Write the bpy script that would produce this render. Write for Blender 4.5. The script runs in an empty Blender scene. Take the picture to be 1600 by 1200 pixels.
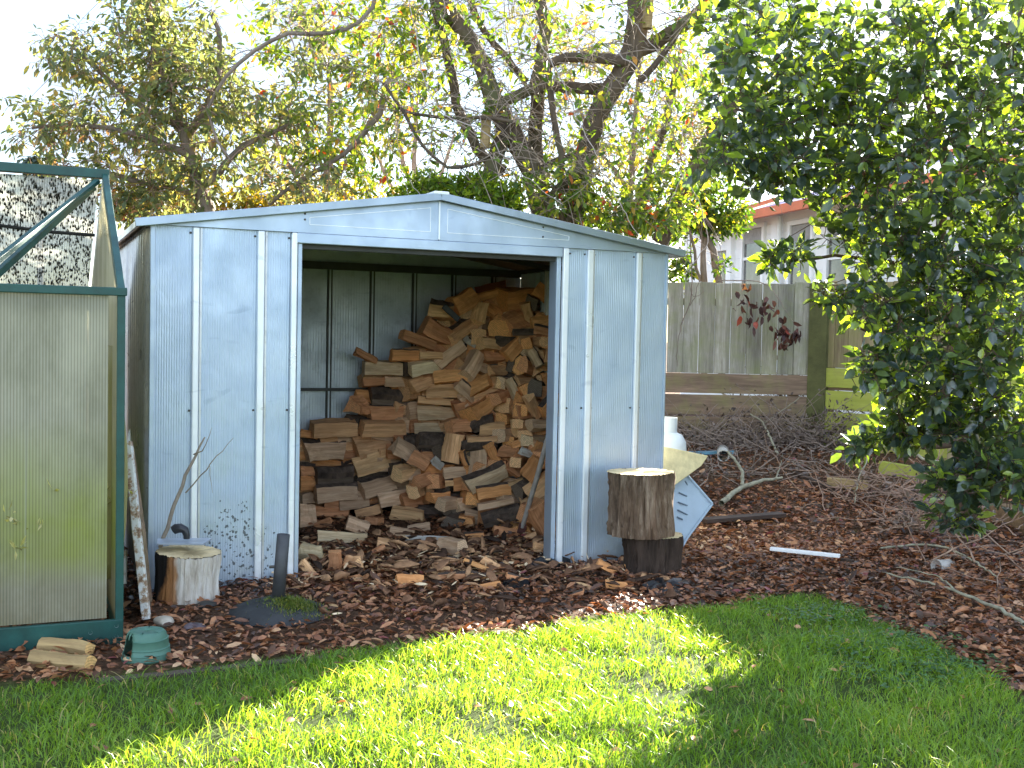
import bpy, math, random
import numpy as np
from mathutils import Vector, Matrix
random.seed(7); rng = np.random.default_rng(7)
PI = math.pi
scene = bpy.context.scene
col = scene.collection

# ---------------------------------------------------------------- camera
F_PX, PITCH, ROLL, CH = 1755.6, 0.0407, 0.0208, 1.3202
cp, sp_, cr, sr = math.cos(PITCH), math.sin(PITCH), math.cos(ROLL), math.sin(ROLL)
FW = np.array([0, cp, -sp_]); UP0 = np.array([0, sp_, cp]); RT0 = np.array([1., 0, 0])
RT = cr*RT0 + sr*UP0; UP = -sr*RT0 + cr*UP0
CAM = np.array([0, 0, CH])
cd = bpy.data.cameras.new('camera'); cam = bpy.data.objects.new('camera', cd); col.objects.link(cam)
m = Matrix.Identity(4)
for i in range(3):
    m[i][0] = RT[i]; m[i][1] = UP[i]; m[i][2] = -FW[i]; m[i][3] = CAM[i]
cam.matrix_world = m
cd.sensor_width = 36; cd.lens = F_PX/1600*36; cd.clip_end = 3000; cd.clip_start = 0.05
scene.camera = cam
# ---------------------------------------------------------------- light
SUN_AZ, SUN_EL = math.radians(31.3), math.radians(22)
SKY_K, SUN_K, EXPO = 0.07, 5.0, 2.75
w = bpy.data.worlds.new('World'); scene.world = w; w.use_nodes = True
nt = w.node_tree; nt.nodes.clear()
sk = nt.nodes.new('ShaderNodeTexSky'); sk.sky_type = 'NISHITA'; sk.sun_disc = False
sk.sun_elevation = SUN_EL; sk.sun_rotation = SUN_AZ; sk.dust_density = .4; sk.ozone_density = 1.0
tc = nt.nodes.new('ShaderNodeTexCoord'); mp = nt.nodes.new('ShaderNodeMapping'); mp.inputs['Scale'].default_value = (1, 1, 2.5)
nz = nt.nodes.new('ShaderNodeTexNoise'); nz.inputs['Scale'].default_value = 2.2; nz.inputs['Detail'].default_value = 7; nz.inputs['Roughness'].default_value = .55
rp = nt.nodes.new('ShaderNodeValToRGB'); rp.color_ramp.elements[0].position = .42; rp.color_ramp.elements[1].position = .62
mx = nt.nodes.new('ShaderNodeMix'); mx.data_type = 'RGBA'; mx.inputs[7].default_value = (4.0, 4.3, 4.9, 1)
ml = nt.nodes.new('ShaderNodeMath'); ml.operation = 'MULTIPLY'; ml.inputs[1].default_value = .93
bg = nt.nodes.new('ShaderNodeBackground'); bg.inputs[1].default_value = SKY_K; ow = nt.nodes.new('ShaderNodeOutputWorld')
L = nt.links.new
L(tc.outputs['Generated'], mp.inputs[0]); L(mp.outputs[0], nz.inputs['Vector']); L(nz.outputs['Fac'], rp.inputs[0]); L(rp.outputs[0], ml.inputs[0])
sx = nt.nodes.new('ShaderNodeSeparateXYZ'); L(tc.outputs['Generated'], sx.inputs[0])   # clouds made brighter behind the camera as added fill for front-facing surfaces
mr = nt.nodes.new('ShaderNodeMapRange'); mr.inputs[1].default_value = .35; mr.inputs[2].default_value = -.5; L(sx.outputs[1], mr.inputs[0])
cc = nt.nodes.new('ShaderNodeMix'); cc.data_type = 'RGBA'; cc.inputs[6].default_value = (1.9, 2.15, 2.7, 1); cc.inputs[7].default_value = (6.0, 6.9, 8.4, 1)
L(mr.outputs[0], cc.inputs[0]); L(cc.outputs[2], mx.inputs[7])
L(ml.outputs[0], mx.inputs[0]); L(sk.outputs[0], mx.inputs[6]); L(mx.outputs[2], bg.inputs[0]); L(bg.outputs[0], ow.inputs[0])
sd = bpy.data.lights.new('sun', 'SUN'); sd.energy = SUN_K; sd.angle = math.radians(.5); sd.color = (1, .93, .8)
so = bpy.data.objects.new('sun', sd); col.objects.link(so); so.location = (8, 14, 12)
sdir = Vector((math.sin(SUN_AZ)*math.cos(SUN_EL), math.cos(SUN_AZ)*math.cos(SUN_EL), math.sin(SUN_EL)))
so.rotation_euler = sdir.to_track_quat('Z', 'Y').to_euler()
vs = scene.view_settings; vs.view_transform = 'Standard'; vs.look = 'None'; vs.gamma = 1; vs.exposure = EXPO
scene.cycles.max_bounces = 8; scene.cycles.transparent_max_bounces = 12
scene.cycles.sample_clamp_indirect = 6

# ---------------------------------------------------------------- pixel -> space helpers (photo pixels, 1600x1200)
def ray(px, py):
    d = FW + (px-800)/F_PX*RT - (py-600)/F_PX*UP
    return d
def at(px, py, Y):
    d = ray(px, py); return CAM + d*(Y/d[1])
def sstep(a, b, x):
    t = np.clip((x-a)/(b-a), 0, 1); return t*t*(3-2*t)
def vnoise(x, y, s=1.0, seed=0):
    x = np.asarray(x, float)*s; y = np.asarray(y, float)*s
    xi = np.floor(x).astype(np.int64); yi = np.floor(y).astype(np.int64); fx = x-xi; fy = y-yi
    fx = fx*fx*(3-2*fx); fy = fy*fy*(3-2*fy)
    def h(a, b):
        n = (a*374761393 + b*668265263 + seed*974711) & 0xffffffff
        n = ((n ^ (n >> 13))*1274126177) & 0xffffffff
        return ((n ^ (n >> 16)) & 0xffff)/65535.
    return (h(xi, yi)*(1-fx)+h(xi+1, yi)*fx)*(1-fy) + (h(xi, yi+1)*(1-fx)+h(xi+1, yi+1)*fx)*fy
# lawn edge: far limit of the lawn, as Y(x)
def gz(x, y):
    z = .28*sstep(7.3, 11.3, y+0*x)
    z = z + .035*(vnoise(x, y, 1.7, 3)-.5) + .02*(vnoise(x, y, 4.5, 5)-.5)
    return z
def gp(px, py, dz=0.):
    d = ray(px, py); t = 5.
    for _ in range(25):
        P = CAM + d*t; z = float(gz(P[0], P[1])) + dz
        t = t + ((z-P[2])/d[2]-0)*.8
        t = max(1., min(t, 60))
    return CAM + d*t
_ep = [(0,1072),(130,1068),(330,1042),(450,1030),(560,1020),(640,1008),(720,995),(850,980),(900,970),(1000,960),(1100,950),(1180,936),(1260,930),(1330,950),(1400,985),(1460,1010),(1530,1050),(1600,1092)]
_ew = [gp(*p) for p in _ep]
EX = np.array([-9., -4.]+[p[0] for p in _ew]+[2.1, 2.4, 9]); EY = np.array([3.6, 4.1]+[p[1] for p in _ew]+[3.6, 2.6, -2.])
def yedge(x): return np.interp(x, EX, EY)

# shed frame
ANG, OX, OY, SW, SD, SH = 0.4132, -1.8189, 5.6331, 3.0, 2.1924, 1.85
ca, sa = math.cos(ANG), math.sin(ANG)
def S(x, y, z=0.): return np.array([OX+x*ca-y*sa, OY+x*sa+y*ca, z])
def toS(P):
    dx, dy = P[0]-OX, P[1]-OY; return np.array([dx*ca+dy*sa, -dx*sa+dy*ca, P[2]])
def splane(px, py, ys):          # point on shed plane y=ys seen at pixel, in shed coordinates
    d = ray(px, py); n = np.array([-sa, ca, 0.]); P0 = S(0, ys)
    t = (P0-CAM)@n/(d@n); return toS(CAM+d*t)

# ---------------------------------------------------------------- object helpers
def link(o, parent=None):
    col.objects.link(o)
    if parent is not None: o.parent = parent
    return o
def tag(o, label=None, cat=None, group=None, kind=None):
    if label: o['label'] = label
    if cat: o['category'] = cat
    if group: o['group'] = group
    if kind: o['kind'] = kind
    return o
def thing(name, label, cat, loc=(0, 0, 0), rz=0, group=None):
    o = bpy.data.objects.new(name, None); col.objects.link(o); o.location = loc; o.rotation_euler = (0, 0, rz)
    o.empty_display_size = .1
    return tag(o, label, cat, group)
def npmesh(name, V, loops, counts, mats, parent=None, mi=None, rnd=None, smooth=False):
    me = bpy.data.meshes.new(name); V = np.asarray(V, np.float32); loops = np.asarray(loops, np.int32); counts = np.asarray(counts, np.int32)
    me.vertices.add(len(V)); me.vertices.foreach_set('co', V.ravel())
    me.loops.add(len(loops)); me.loops.foreach_set('vertex_index', loops)
    me.polygons.add(len(counts)); st = np.concatenate([[0], np.cumsum(counts)[:-1]]).astype(np.int32)
    me.polygons.foreach_set('loop_start', st); me.polygons.foreach_set('loop_total', counts)
    if mi is not None: me.polygons.foreach_set('material_index', np.asarray(mi, np.int32))
    if smooth: me.polygons.foreach_set('use_smooth', np.ones(len(counts), bool))
    if rnd is not None:
        a = me.attributes.new('rnd', 'FLOAT', 'FACE'); a.data.foreach_set('value', np.asarray(rnd, np.float32))
    for mm in (mats if isinstance(mats, (list, tuple)) else [mats]): me.materials.append(mm)
    me.update(calc_edges=True); me.validate()
    return link(bpy.data.objects.new(name, me), parent)
class MB:
    def __init__(s): s.v = []; s.f = []; s.m = []
    def add(s, vs, fs, mi=0):
        b = len(s.v); s.v += [tuple(v) for v in vs]; s.f += [tuple(i+b for i in f) for f in fs]; s.m += [mi]*len(fs); return s
    def box(s, c, d, rot=None, mi=0, taper=None):
        x, y, z = d[0]/2, d[1]/2, d[2]/2
        P = [Vector((sx*x, sy*y, sz*z)) for sz in (-1, 1) for sy in (-1, 1) for sx in (-1, 1)]
        if taper: P = [Vector((p.x*(taper if p.z > 0 else 1), p.y*(taper if p.z > 0 else 1), p.z)) for p in P]
        if rot is not None: P = [rot @ p for p in P]
        P = [p+Vector(c) for p in P]
        return s.add(P, [(0,2,3,1),(4,5,7,6),(0,1,5,4),(2,6,7,3),(0,4,6,2),(1,3,7,5)], mi)
    def bar(s, a, b, wd, th, up=(0, 0, 1), mi=0):     # box from a to b, width wd (sideways), th along up
        a, b = Vector(a), Vector(b); d = b-a; x = d.normalized(); y = Vector(up).cross(x).normalized(); z = x.cross(y)
        R = Matrix((x, y, z)).transposed(); return s.box((a+b)/2, (d.length, wd, th), R, mi)
    def tube(s, pts, rad, n=6, mi=0, cap=True):
        pts = [Vector(p) for p in pts]
        if not hasattr(rad, '__len__'): rad = [rad]*len(pts)
        prev = None; rings = []
        for i, p in enumerate(pts):
            t = (pts[min(i+1, len(pts)-1)]-pts[max(i-1, 0)]).normalized()
            u = t.orthogonal().normalized() if prev is None else (prev - t*prev.dot(t)).normalized()
            prev = u; v = t.cross(u)
            rings.append([p+(u*math.cos(2*PI*k/n)+v*math.sin(2*PI*k/n))*rad[i] for k in range(n)])
        fs = [(i*n+k, i*n+(k+1) % n, (i+1)*n+(k+1) % n, (i+1)*n+k) for i in range(len(pts)-1) for k in range(n)]
        if cap: fs += [tuple(range(n))[::-1], tuple((len(pts)-1)*n+k for k in range(n))]
        return s.add([q for r in rings for q in r], fs, mi)
    def lathe(s, prof, n=24, c=(0, 0, 0), mi=0, wob=None):
        vs = []
        for (r, z) in prof:
            for k in range(n):
                a = 2*PI*k/n; rr = r*(wob(a, z) if wob else 1); vs.append((c[0]+rr*math.cos(a), c[1]+rr*math.sin(a), c[2]+z))
        fs = [(i*n+k, i*n+(k+1) % n, (i+1)*n+(k+1) % n, (i+1)*n+k) for i in range(len(prof)-1) for k in range(n)]
        return s.add(vs, fs, mi)
    def build(s, name, mats, parent=None, smooth=False, bevel=0):
        me = bpy.data.meshes.new(name); me.from_pydata(s.v, [], s.f)
        for mm in (mats if isinstance(mats, (list, tuple)) else [mats]): me.materials.append(mm)
        me.polygons.foreach_set('material_index', s.m)
        if smooth: me.polygons.foreach_set('use_smooth', [True]*len(s.f))
        me.update(); me.validate(); o = link(bpy.data.objects.new(name, me), parent)
        if smooth:
            try:
                me.set_sharp_from_angle(angle=math.radians(40))
            except Exception: pass
        if bevel:
            b = o.modifiers.new('bevel', 'BEVEL'); b.width = bevel; b.segments = 2; b.limit_method = 'ANGLE'
        return o

# ---------------------------------------------------------------- materials
def newmat(name):
    m = bpy.data.materials.new(name); m.use_nodes = True; nt = m.node_tree; nt.nodes.clear()
    o = nt.nodes.new('ShaderNodeOutputMaterial'); return m, nt, o
class N:
    def __init__(s, nt): s.nt = nt
    def n(s, t, **k):
        x = s.nt.nodes.new('ShaderNode'+t)
        for a, b in k.items(): setattr(x, a, b)
        return x
    def l(s, a, b): s.nt.links.new(a, b)
    def coord(s, kind='Object', scale=(1, 1, 1), rot=(0, 0, 0)):
        c = s.n('TexCoord'); mp = s.n('Mapping'); mp.inputs['Scale'].default_value = scale; mp.inputs['Rotation'].default_value = rot
        if kind == 'World':
            g = s.n('NewGeometry'); s.l(g.outputs['Position'], mp.inputs[0])
        else: s.l(c.outputs[kind], mp.inputs[0])
        return mp.outputs[0]
    def noise(s, vec, scale, detail=5, rough=.55, dist=0):
        x = s.n('TexNoise'); x.inputs['Scale'].default_value = scale; x.inputs['Detail'].default_value = detail
        x.inputs['Roughness'].default_value = rough; x.inputs['Distortion'].default_value = dist; s.l(vec, x.inputs['Vector']); return x.outputs['Fac']
    def ramp(s, fac, stops, interp='LINEAR'):
        r = s.n('ValToRGB'); e = r.color_ramp.elements; r.color_ramp.interpolation = interp
        while len(e) < len(stops): e.new(.5)
        for i, (p, c) in enumerate(stops):
            e[i].position = p; e[i].color = (c if hasattr(c, '__len__') else (c, c, c))[:3]+(1,) if hasattr(c, '__len__') else (c, c, c, 1)
        s.l(fac, r.inputs[0]); return r.outputs[0]
    def mix(s, fac, a, b, bt='MIX'):
        x = s.n('Mix'); x.data_type = 'RGBA'; x.blend_type = bt
        for v, i in ((fac, 0), (a, 6), (b, 7)):
            if hasattr(v, 'is_linked') or hasattr(v, 'links'): s.l(v, x.inputs[i])
            else: x.inputs[i].default_value = v if i == 0 else ((v[0], v[1], v[2], 1))
        return x.outputs[2]
    def math(s, op, a, b=None):
        x = s.n('Math'); x.operation = op
        for v, i in ((a, 0), (b, 1)):
            if v is None: continue
            if hasattr(v, 'links'): s.l(v, x.inputs[i])
            else: x.inputs[i].default_value = v
        return x.outputs[0]
    def bump(s, h, strength=.3, dist=.01):
        b = s.n('Bump'); b.inputs['Strength'].default_value = strength; b.inputs['Distance'].default_value = dist; s.l(h, b.inputs['Height']); return b.outputs[0]
    def bsdf(s, out, color, rough=.6, metal=0, spec=.5, normal=None):
        p = s.n('BsdfPrincipled')
        for v, k in ((color, 'Base Color'), (rough, 'Roughness'), (metal, 'Metallic'), (spec, 'Specular IOR Level')):
            if hasattr(v, 'links'): s.l(v, p.inputs[k])
            else: p.inputs[k].default_value = (v[0], v[1], v[2], 1) if k == 'Base Color' else v
        if normal is not None: s.l(normal, p.inputs['Normal'])
        if out is not None: s.l(p.outputs[0], out.inputs[0])
        return p
def simple(name, c, rough=.6, metal=0, var=.25, scale=8, bump=.15, dist=.004, spec=.4, kind='Object', stretch=(1, 1, 1)):
    m, nt, o = newmat(name); g = N(nt); v = g.coord(kind, stretch)
    f = g.noise(v, scale, 6, .65); a = tuple(x*(1-var) for x in c); b = tuple(min(1, x*(1+var)) for x in c)
    colr = g.ramp(f, [(.3, a), (.7, b)]); f2 = g.noise(v, scale*6, 4)
    g.bsdf(o, colr, rough, metal, spec, g.bump(f2, bump, dist)); return m

def metal_mat(name, c1, c2, rough=.42, metal=.75, dirt=0., grime=(.09, .08, .06), splash=False):
    m, nt, o = newmat(name); g = N(nt)
    v = g.coord('Object', (1, 1, 1)); vs_ = g.coord('Object', (1, 1, .22))
    f = g.noise(v, 2.2, 5, .55, .4); colr = g.ramp(f, [(.3, c1), (.68, c2)])
    st = g.noise(vs_, 9, 6, .7); colr = g.mix(g.ramp(st, [(.45, 0), (.8, .14)]), colr, (c1[0]*.75, c1[1]*.78, c1[2]*.8))
    sm = g.ramp(g.noise(g.coord('Object', (1.2, 1, 3)), 4.2, 3, .4, 1.2), [(.66, 0), (.76, .32)])
    colr = g.mix(sm, colr, (c1[0]*.45, c1[1]*.5, c1[2]*.6))
    # pale chalky oxidation near the ground
    sep = g.n('SeparateXYZ'); g.l(g.coord('Object'), sep.inputs[0])
    low = g.math('MULTIPLY', g.ramp(sep.outputs[2], [(.0, 1.), (.55, 0.)]), g.ramp(g.noise(v, 7, 6, .7), [(.35, 0), (.7, .55)]))
    colr = g.mix(low, colr, (.46, .47, .40))
    if dirt: colr = g.mix(g.math('MULTIPLY', g.ramp(g.noise(v, 14, 8, .75), [(.5, 0), (.75, 1)]), dirt), colr, grime)
    ru = g.math('MULTIPLY', g.ramp(g.noise(v, 26, 6, .8), [(.66, 0), (.72, 1)]), g.ramp(sep.outputs[2], [(.0, .9), (.35, 0.05)])); colr = g.mix(ru, colr, (.16, .09, .05))
    r = g.ramp(g.noise(v, 5, 4), [(.3, rough-.1), (.7, rough+.14)])
    if splash:   # mud splashed low on the left panel
        vor = g.n('TexVoronoi'); vor.inputs['Scale'].default_value = 62; g.l(g.coord('Object', (1, .3, .8)), vor.inputs['Vector'])
        dots = g.math('MULTIPLY', g.math('LESS_THAN', vor.outputs['Distance'], .42), g.math('GREATER_THAN', g.noise(v, 34, 3), .5))
        gx = g.math('SUBTRACT', sep.outputs[0], .42); gx = g.math('MULTIPLY', gx, 4.2); gx = g.math('MULTIPLY', gx, gx)
        gzz = g.math('SUBTRACT', sep.outputs[2], .12); gzz = g.math('MULTIPLY', gzz, 3.0); gzz = g.math('MULTIPLY', gzz, gzz)
        msk = g.math('SUBTRACT', 1.0, g.math('ADD', gx, gzz)); msk = g.math('GREATER_THAN', g.math('ADD', msk, g.math('MULTIPLY', g.math('SUBTRACT', g.noise(v, 12, 3), .5), 2.2)), .25)
        inside = g.math('LESS_THAN', g.math('ADD', gx, gzz), 1.25)
        colr = g.mix(g.math('MULTIPLY', g.math('MULTIPLY', dots, msk), g.math('MULTIPLY', inside, .8)), colr, (.05, .05, .05))
    g.bsdf(o, colr, r, metal, .5, g.bump(g.noise(g.coord('Object', (1, 1, .6)), 3.2, 4), .35, .03)); return m

def wood_mat(name, light, dark, kind='Object', axis=0, tint=False, rough=.75, scale=1., moss=None, mossamt=.5):
    m, nt, o = newmat(name); g = N(nt)
    st = [26*scale]*3; st[axis] = 2.2*scale; v = g.coord(kind, tuple(st))
    oi = g.n('ObjectInfo')
    if kind == 'Object':
        ad = g.n('VectorMath'); ad.operation = 'ADD'; cmb = g.n('CombineXYZ'); q = g.math('MULTIPLY', oi.outputs['Random'], 60)
        for i in range(3): g.l(q, cmb.inputs[i])
        g.l(v, ad.inputs[0]); g.l(cmb.outputs[0], ad.inputs[1]); v = ad.outputs[0]
    f = g.noise(v, 1.6, 8, .68, .6); f2 = g.noise(v, .35, 4, .5)
    colr = g.ramp(f, [(.28, dark), (.52, tuple((a+b)/2 for a, b in zip(light, dark))), (.72, light)])
    big = g.ramp(f2, [(.3, .62), (.7, 1.12)]); colr = g.mix(1, colr, big, 'MULTIPLY')
    if tint: colr = g.mix(1, colr, oi.outputs['Color'], 'MULTIPLY')
    if moss:
        vv = g.coord(kind, (1, 1, 1)); mm = g.ramp(g.noise(vv, 3.5, 6, .7), [(.5-mossamt*.35, 0), (.5-mossamt*.35+.28, 1)])
        colr = g.mix(mm, colr, g.mix(.6, colr, moss))
    g.bsdf(o, colr, rough, 0, .3, g.bump(f, .55, .006)); return m

def leaf_mat(name, stops, trans=.45, rough=.45, spec=.5, tboost=1.5, tcol=(1., 1.05, .35)):
    m, nt, o = newmat(name); g = N(nt)
    a = g.n('Attribute'); a.attribute_name = 'rnd'
    c = g.ramp(a.outputs['Fac'], stops)
    v = g.coord('Object'); c = g.mix(1, c, g.ramp(g.noise(v, 40, 3), [(.3, .75), (.7, 1.2)]), 'MULTIPLY')
    p = g.bsdf(None, c, rough, 0, spec); t = g.n('BsdfTranslucent')
    tc2 = g.mix(1, c, (tcol[0]*tboost, tcol[1]*tboost, tcol[2]*tboost), 'MULTIPLY'); g.l(tc2, t.inputs[0])
    ms = g.n('MixShader'); ms.inputs[0].default_value = trans; g.l(p.outputs[0], ms.inputs[1]); g.l(t.outputs[0], ms.inputs[2]); g.l(ms.outputs[0], o.inputs[0])
    return m

def bark_mat(name, a, b, scale=6, bump=.6, moss=None):
    m, nt, o = newmat(name); g = N(nt); v = g.coord('Object', (1, 1, .35))
    f = g.noise(v, scale, 9, .7, .5); c = g.ramp(f, [(.3, a), (.7, b)])
    if moss: c = g.mix(g.ramp(g.noise(g.coord('Object'), 2.3, 5), [(.5, 0), (.65, .7)]), c, moss)
    g.bsdf(o, c, .85, 0, .2, g.bump(g.noise(v, scale*2.5, 8, .7), bump, .02)); return m

M = {}
M['steel'] = metal_mat('galvanised_steel', (.40, .49, .60), (.50, .59, .71), .42, .6, splash=True)
M['steel_trim'] = metal_mat('steel_trim', (.38, .46, .57), (.48, .57, .68), .38, .6)
M['fascia'] = metal_mat('fascia_steel', (.30, .36, .43), (.40, .47, .55), .35, .7)
M['steel_rib'] = metal_mat('steel_rib', (.80, .83, .86), (.90, .92, .94), .34, .3)
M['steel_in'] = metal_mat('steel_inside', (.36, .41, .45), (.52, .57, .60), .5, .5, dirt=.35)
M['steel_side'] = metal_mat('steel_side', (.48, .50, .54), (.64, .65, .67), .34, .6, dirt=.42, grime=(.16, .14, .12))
M['rail'] = simple('dark_rail', (.06, .06, .055), .6, .4)
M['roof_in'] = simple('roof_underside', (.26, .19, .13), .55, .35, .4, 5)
M['screw'] = simple('screw', (.08, .07, .06), .5, .6)
M['wood'] = wood_mat('split_wood', (1., .97, .92), (.50, .38, .28), tint=True, scale=1.25)
M['barkf'] = bark_mat('firewood_bark', (.03, .022, .018), (.17, .12, .09), 12, .9)
def end_mat():
    m, nt, o = newmat('end_grain'); g = N(nt); oi = g.n('ObjectInfo')
    wv = g.n('TexWave'); wv.wave_type = 'RINGS'; wv.rings_direction = 'X'; wv.inputs['Scale'].default_value = 28; wv.inputs['Distortion'].default_value = 2.5
    mp = g.n('Mapping'); mp.inputs['Location'].default_value = (0, .05, .06); tcn = g.n('TexCoord'); g.l(tcn.outputs['Object'], mp.inputs[0]); g.l(mp.outputs[0], wv.inputs['Vector'])
    c = g.ramp(wv.outputs['Fac'], [(.1, (.76, .68, .58)), (.9, (1, .96, .88))]); f = g.noise(g.coord('Object'), 60, 5, .7)
    c = g.mix(1, c, g.ramp(f, [(.3, .65), (.7, 1.1)]), 'MULTIPLY'); c = g.mix(1, c, oi.outputs['Color'], 'MULTIPLY')
    g.bsdf(o, c, .8, 0, .2, g.bump(f, .4, .004)); return m
M['end'] = end_mat()
M['fence'] = wood_mat('weathered_paling', (.52, .49, .42), (.24, .215, .17), axis=2, moss=(.22, .25, .08), mossamt=.2, tint=True)
M['fence_brown'] = wood_mat('brown_board', (.36, .24, .16), (.16, .105, .07), axis=0, moss=(.26, .26, .08), mossamt=.12)
M['fence_tan'] = wood_mat('tan_paling', (.46, .36, .22), (.22, .165, .09), axis=2, tint=True, moss=(.2, .22, .05), mossamt=.35)
M['fence_moss'] = wood_mat('mossy_board', (.48, .44, .15), (.20, .185, .055), axis=0, moss=(.42, .46, .06), mossamt=.8)
M['green_paint'] = simple('green_frame', (.008, .062, .052), .42, 0, .35, 9, .2, .003, .5)
M['edge'] = simple('concrete_edging', (.085, .062, .045), .9, 0, .35, 9, .5, .01)

# ---------------------------------------------------------------- leaves and trees
def norm(a): return a/np.maximum(np.linalg.norm(a, axis=-1, keepdims=True), 1e-9)
def leaf_geo(P, D, Nn, Ln, Wd, simple_=False, fold=.25, curl=.15):
    """leaf blades at P growing along D with face normal Nn -> V, loops, counts, faces per leaf"""
    n = len(P); D = norm(D); Sd = norm(np.cross(D, Nn)); Nn = np.cross(Sd, D)
    Ln = Ln[:, None]; Wd = Wd[:, None]
    if simple_:
        tp = [(0, 0, 0), (.45, -.5, fold*.5), (.5, 0, 0), (.45, .5, fold*.5), (1, 0, -curl)]
        fc = [(0, 2, 1), (0, 3, 2), (1, 2, 4), (2, 3, 4)]
    else:
        tp = [(0, 0, 0), (.22, -.38, fold*.35), (.22, 0, 0), (.22, .38, fold*.35), (.62, -.46, fold*.45-curl*.35), (.62, 0, -curl*.35), (.62, .46, fold*.45-curl*.35), (1, 0, -curl)]
        fc = [(0, 2, 1), (0, 3, 2), (1, 2, 5, 4), (2, 3, 6, 5), (4, 5, 7), (5, 6, 7)]
    V = np.stack([P + D*Ln*a + Sd*Wd*b + Nn*(Wd*c if abs(c) < 1 else c) for a, b, c in tp], 1).reshape(-1, 3)
    lp = np.concatenate([np.array(f) for f in fc]); ct = np.array([len(f) for f in fc])
    loops = (lp[None, :] + (np.arange(n)*len(tp))[:, None]).ravel(); counts = np.tile(ct, n)
    return V, loops, counts, len(fc)
def leaves_obj(name, P, D, Nn, Ln, Wd, rnd, mat, parent=None, simple_=False, fold=.25, curl=.15):
    V, lo, ct, k = leaf_geo(np.asarray(P), np.asarray(D), np.asarray(Nn), np.asarray(Ln), np.asarray(Wd), simple_, fold, curl)
    return npmesh(name, V, lo, ct, mat, parent, rnd=np.repeat(rnd, k), smooth=True)
def rad_grid(pts, r, n, rough):
    r = np.asarray(r)[:, None]*np.ones((1, n))
    if rough: r = r*(1+rough*2*(vnoise(np.arange(n)[None]*.9+0*pts[:, :1], np.cumsum(np.linalg.norm(np.gradient(pts, axis=0), axis=1))[:, None]*9, 1, 5)-.5))
    return r
def tubes_np(paths, n=5, rough=0.):
    """paths: list of (pts (k,3), radii (k,)) -> V, loops, counts"""
    Vs = []; Ls = []; b = 0; cnt = 0
    ang = np.arange(n)*2*PI/n
    for pts, r in paths:
        pts = np.asarray(pts, float); k = len(pts); T = norm(np.gradient(pts, axis=0)); ref = np.array([.3, .9, .31])
        u = norm(np.cross(T, ref)); v = np.cross(T, u)
        ring = pts[:, None, :] + (u[:, None, :]*np.cos(ang)[None, :, None] + v[:, None, :]*np.sin(ang)[None, :, None])*rad_grid(pts, r, n, rough)[:, :, None]
        Vs.append(ring.reshape(-1, 3)); i = np.arange(k-1)[:, None]*n; j = np.arange(n)[None, :]; j2 = (j+1) % n
        q = np.stack([i+j, i+j2, i+n+j2, i+n+j], -1).reshape(-1, 4)+b; Ls.append(q.ravel()); cnt += (k-1)*n; b += k*n
    return np.concatenate(Vs), np.concatenate(Ls), np.full(cnt, 4)
def smooth_path(pts, rad, seg=.18, wob=.0, rg=rng):
    pts = np.asarray(pts, float); rad = np.asarray(rad, float)
    if len(rad) != len(pts): rad = np.interp(np.linspace(0, 1, len(pts)), np.linspace(0, 1, len(rad)), rad)
    d = np.concatenate([[0], np.cumsum(np.linalg.norm(np.diff(pts, axis=0), axis=1))]); n = max(3, int(d[-1]/seg)+1)
    t = np.linspace(0, d[-1], n)
    # catmull-rom style smoothing through linear interpolation then averaging
    Q = np.stack([np.interp(t, d, pts[:, i]) for i in range(3)], 1)
    for _ in range(2): Q[1:-1] = (Q[:-2]+2*Q[1:-1]+Q[2:])/4
    if wob: Q[1:-1] += rg.normal(0, wob, (n-2, 3))
    return Q, np.interp(t, d, rad)

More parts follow.
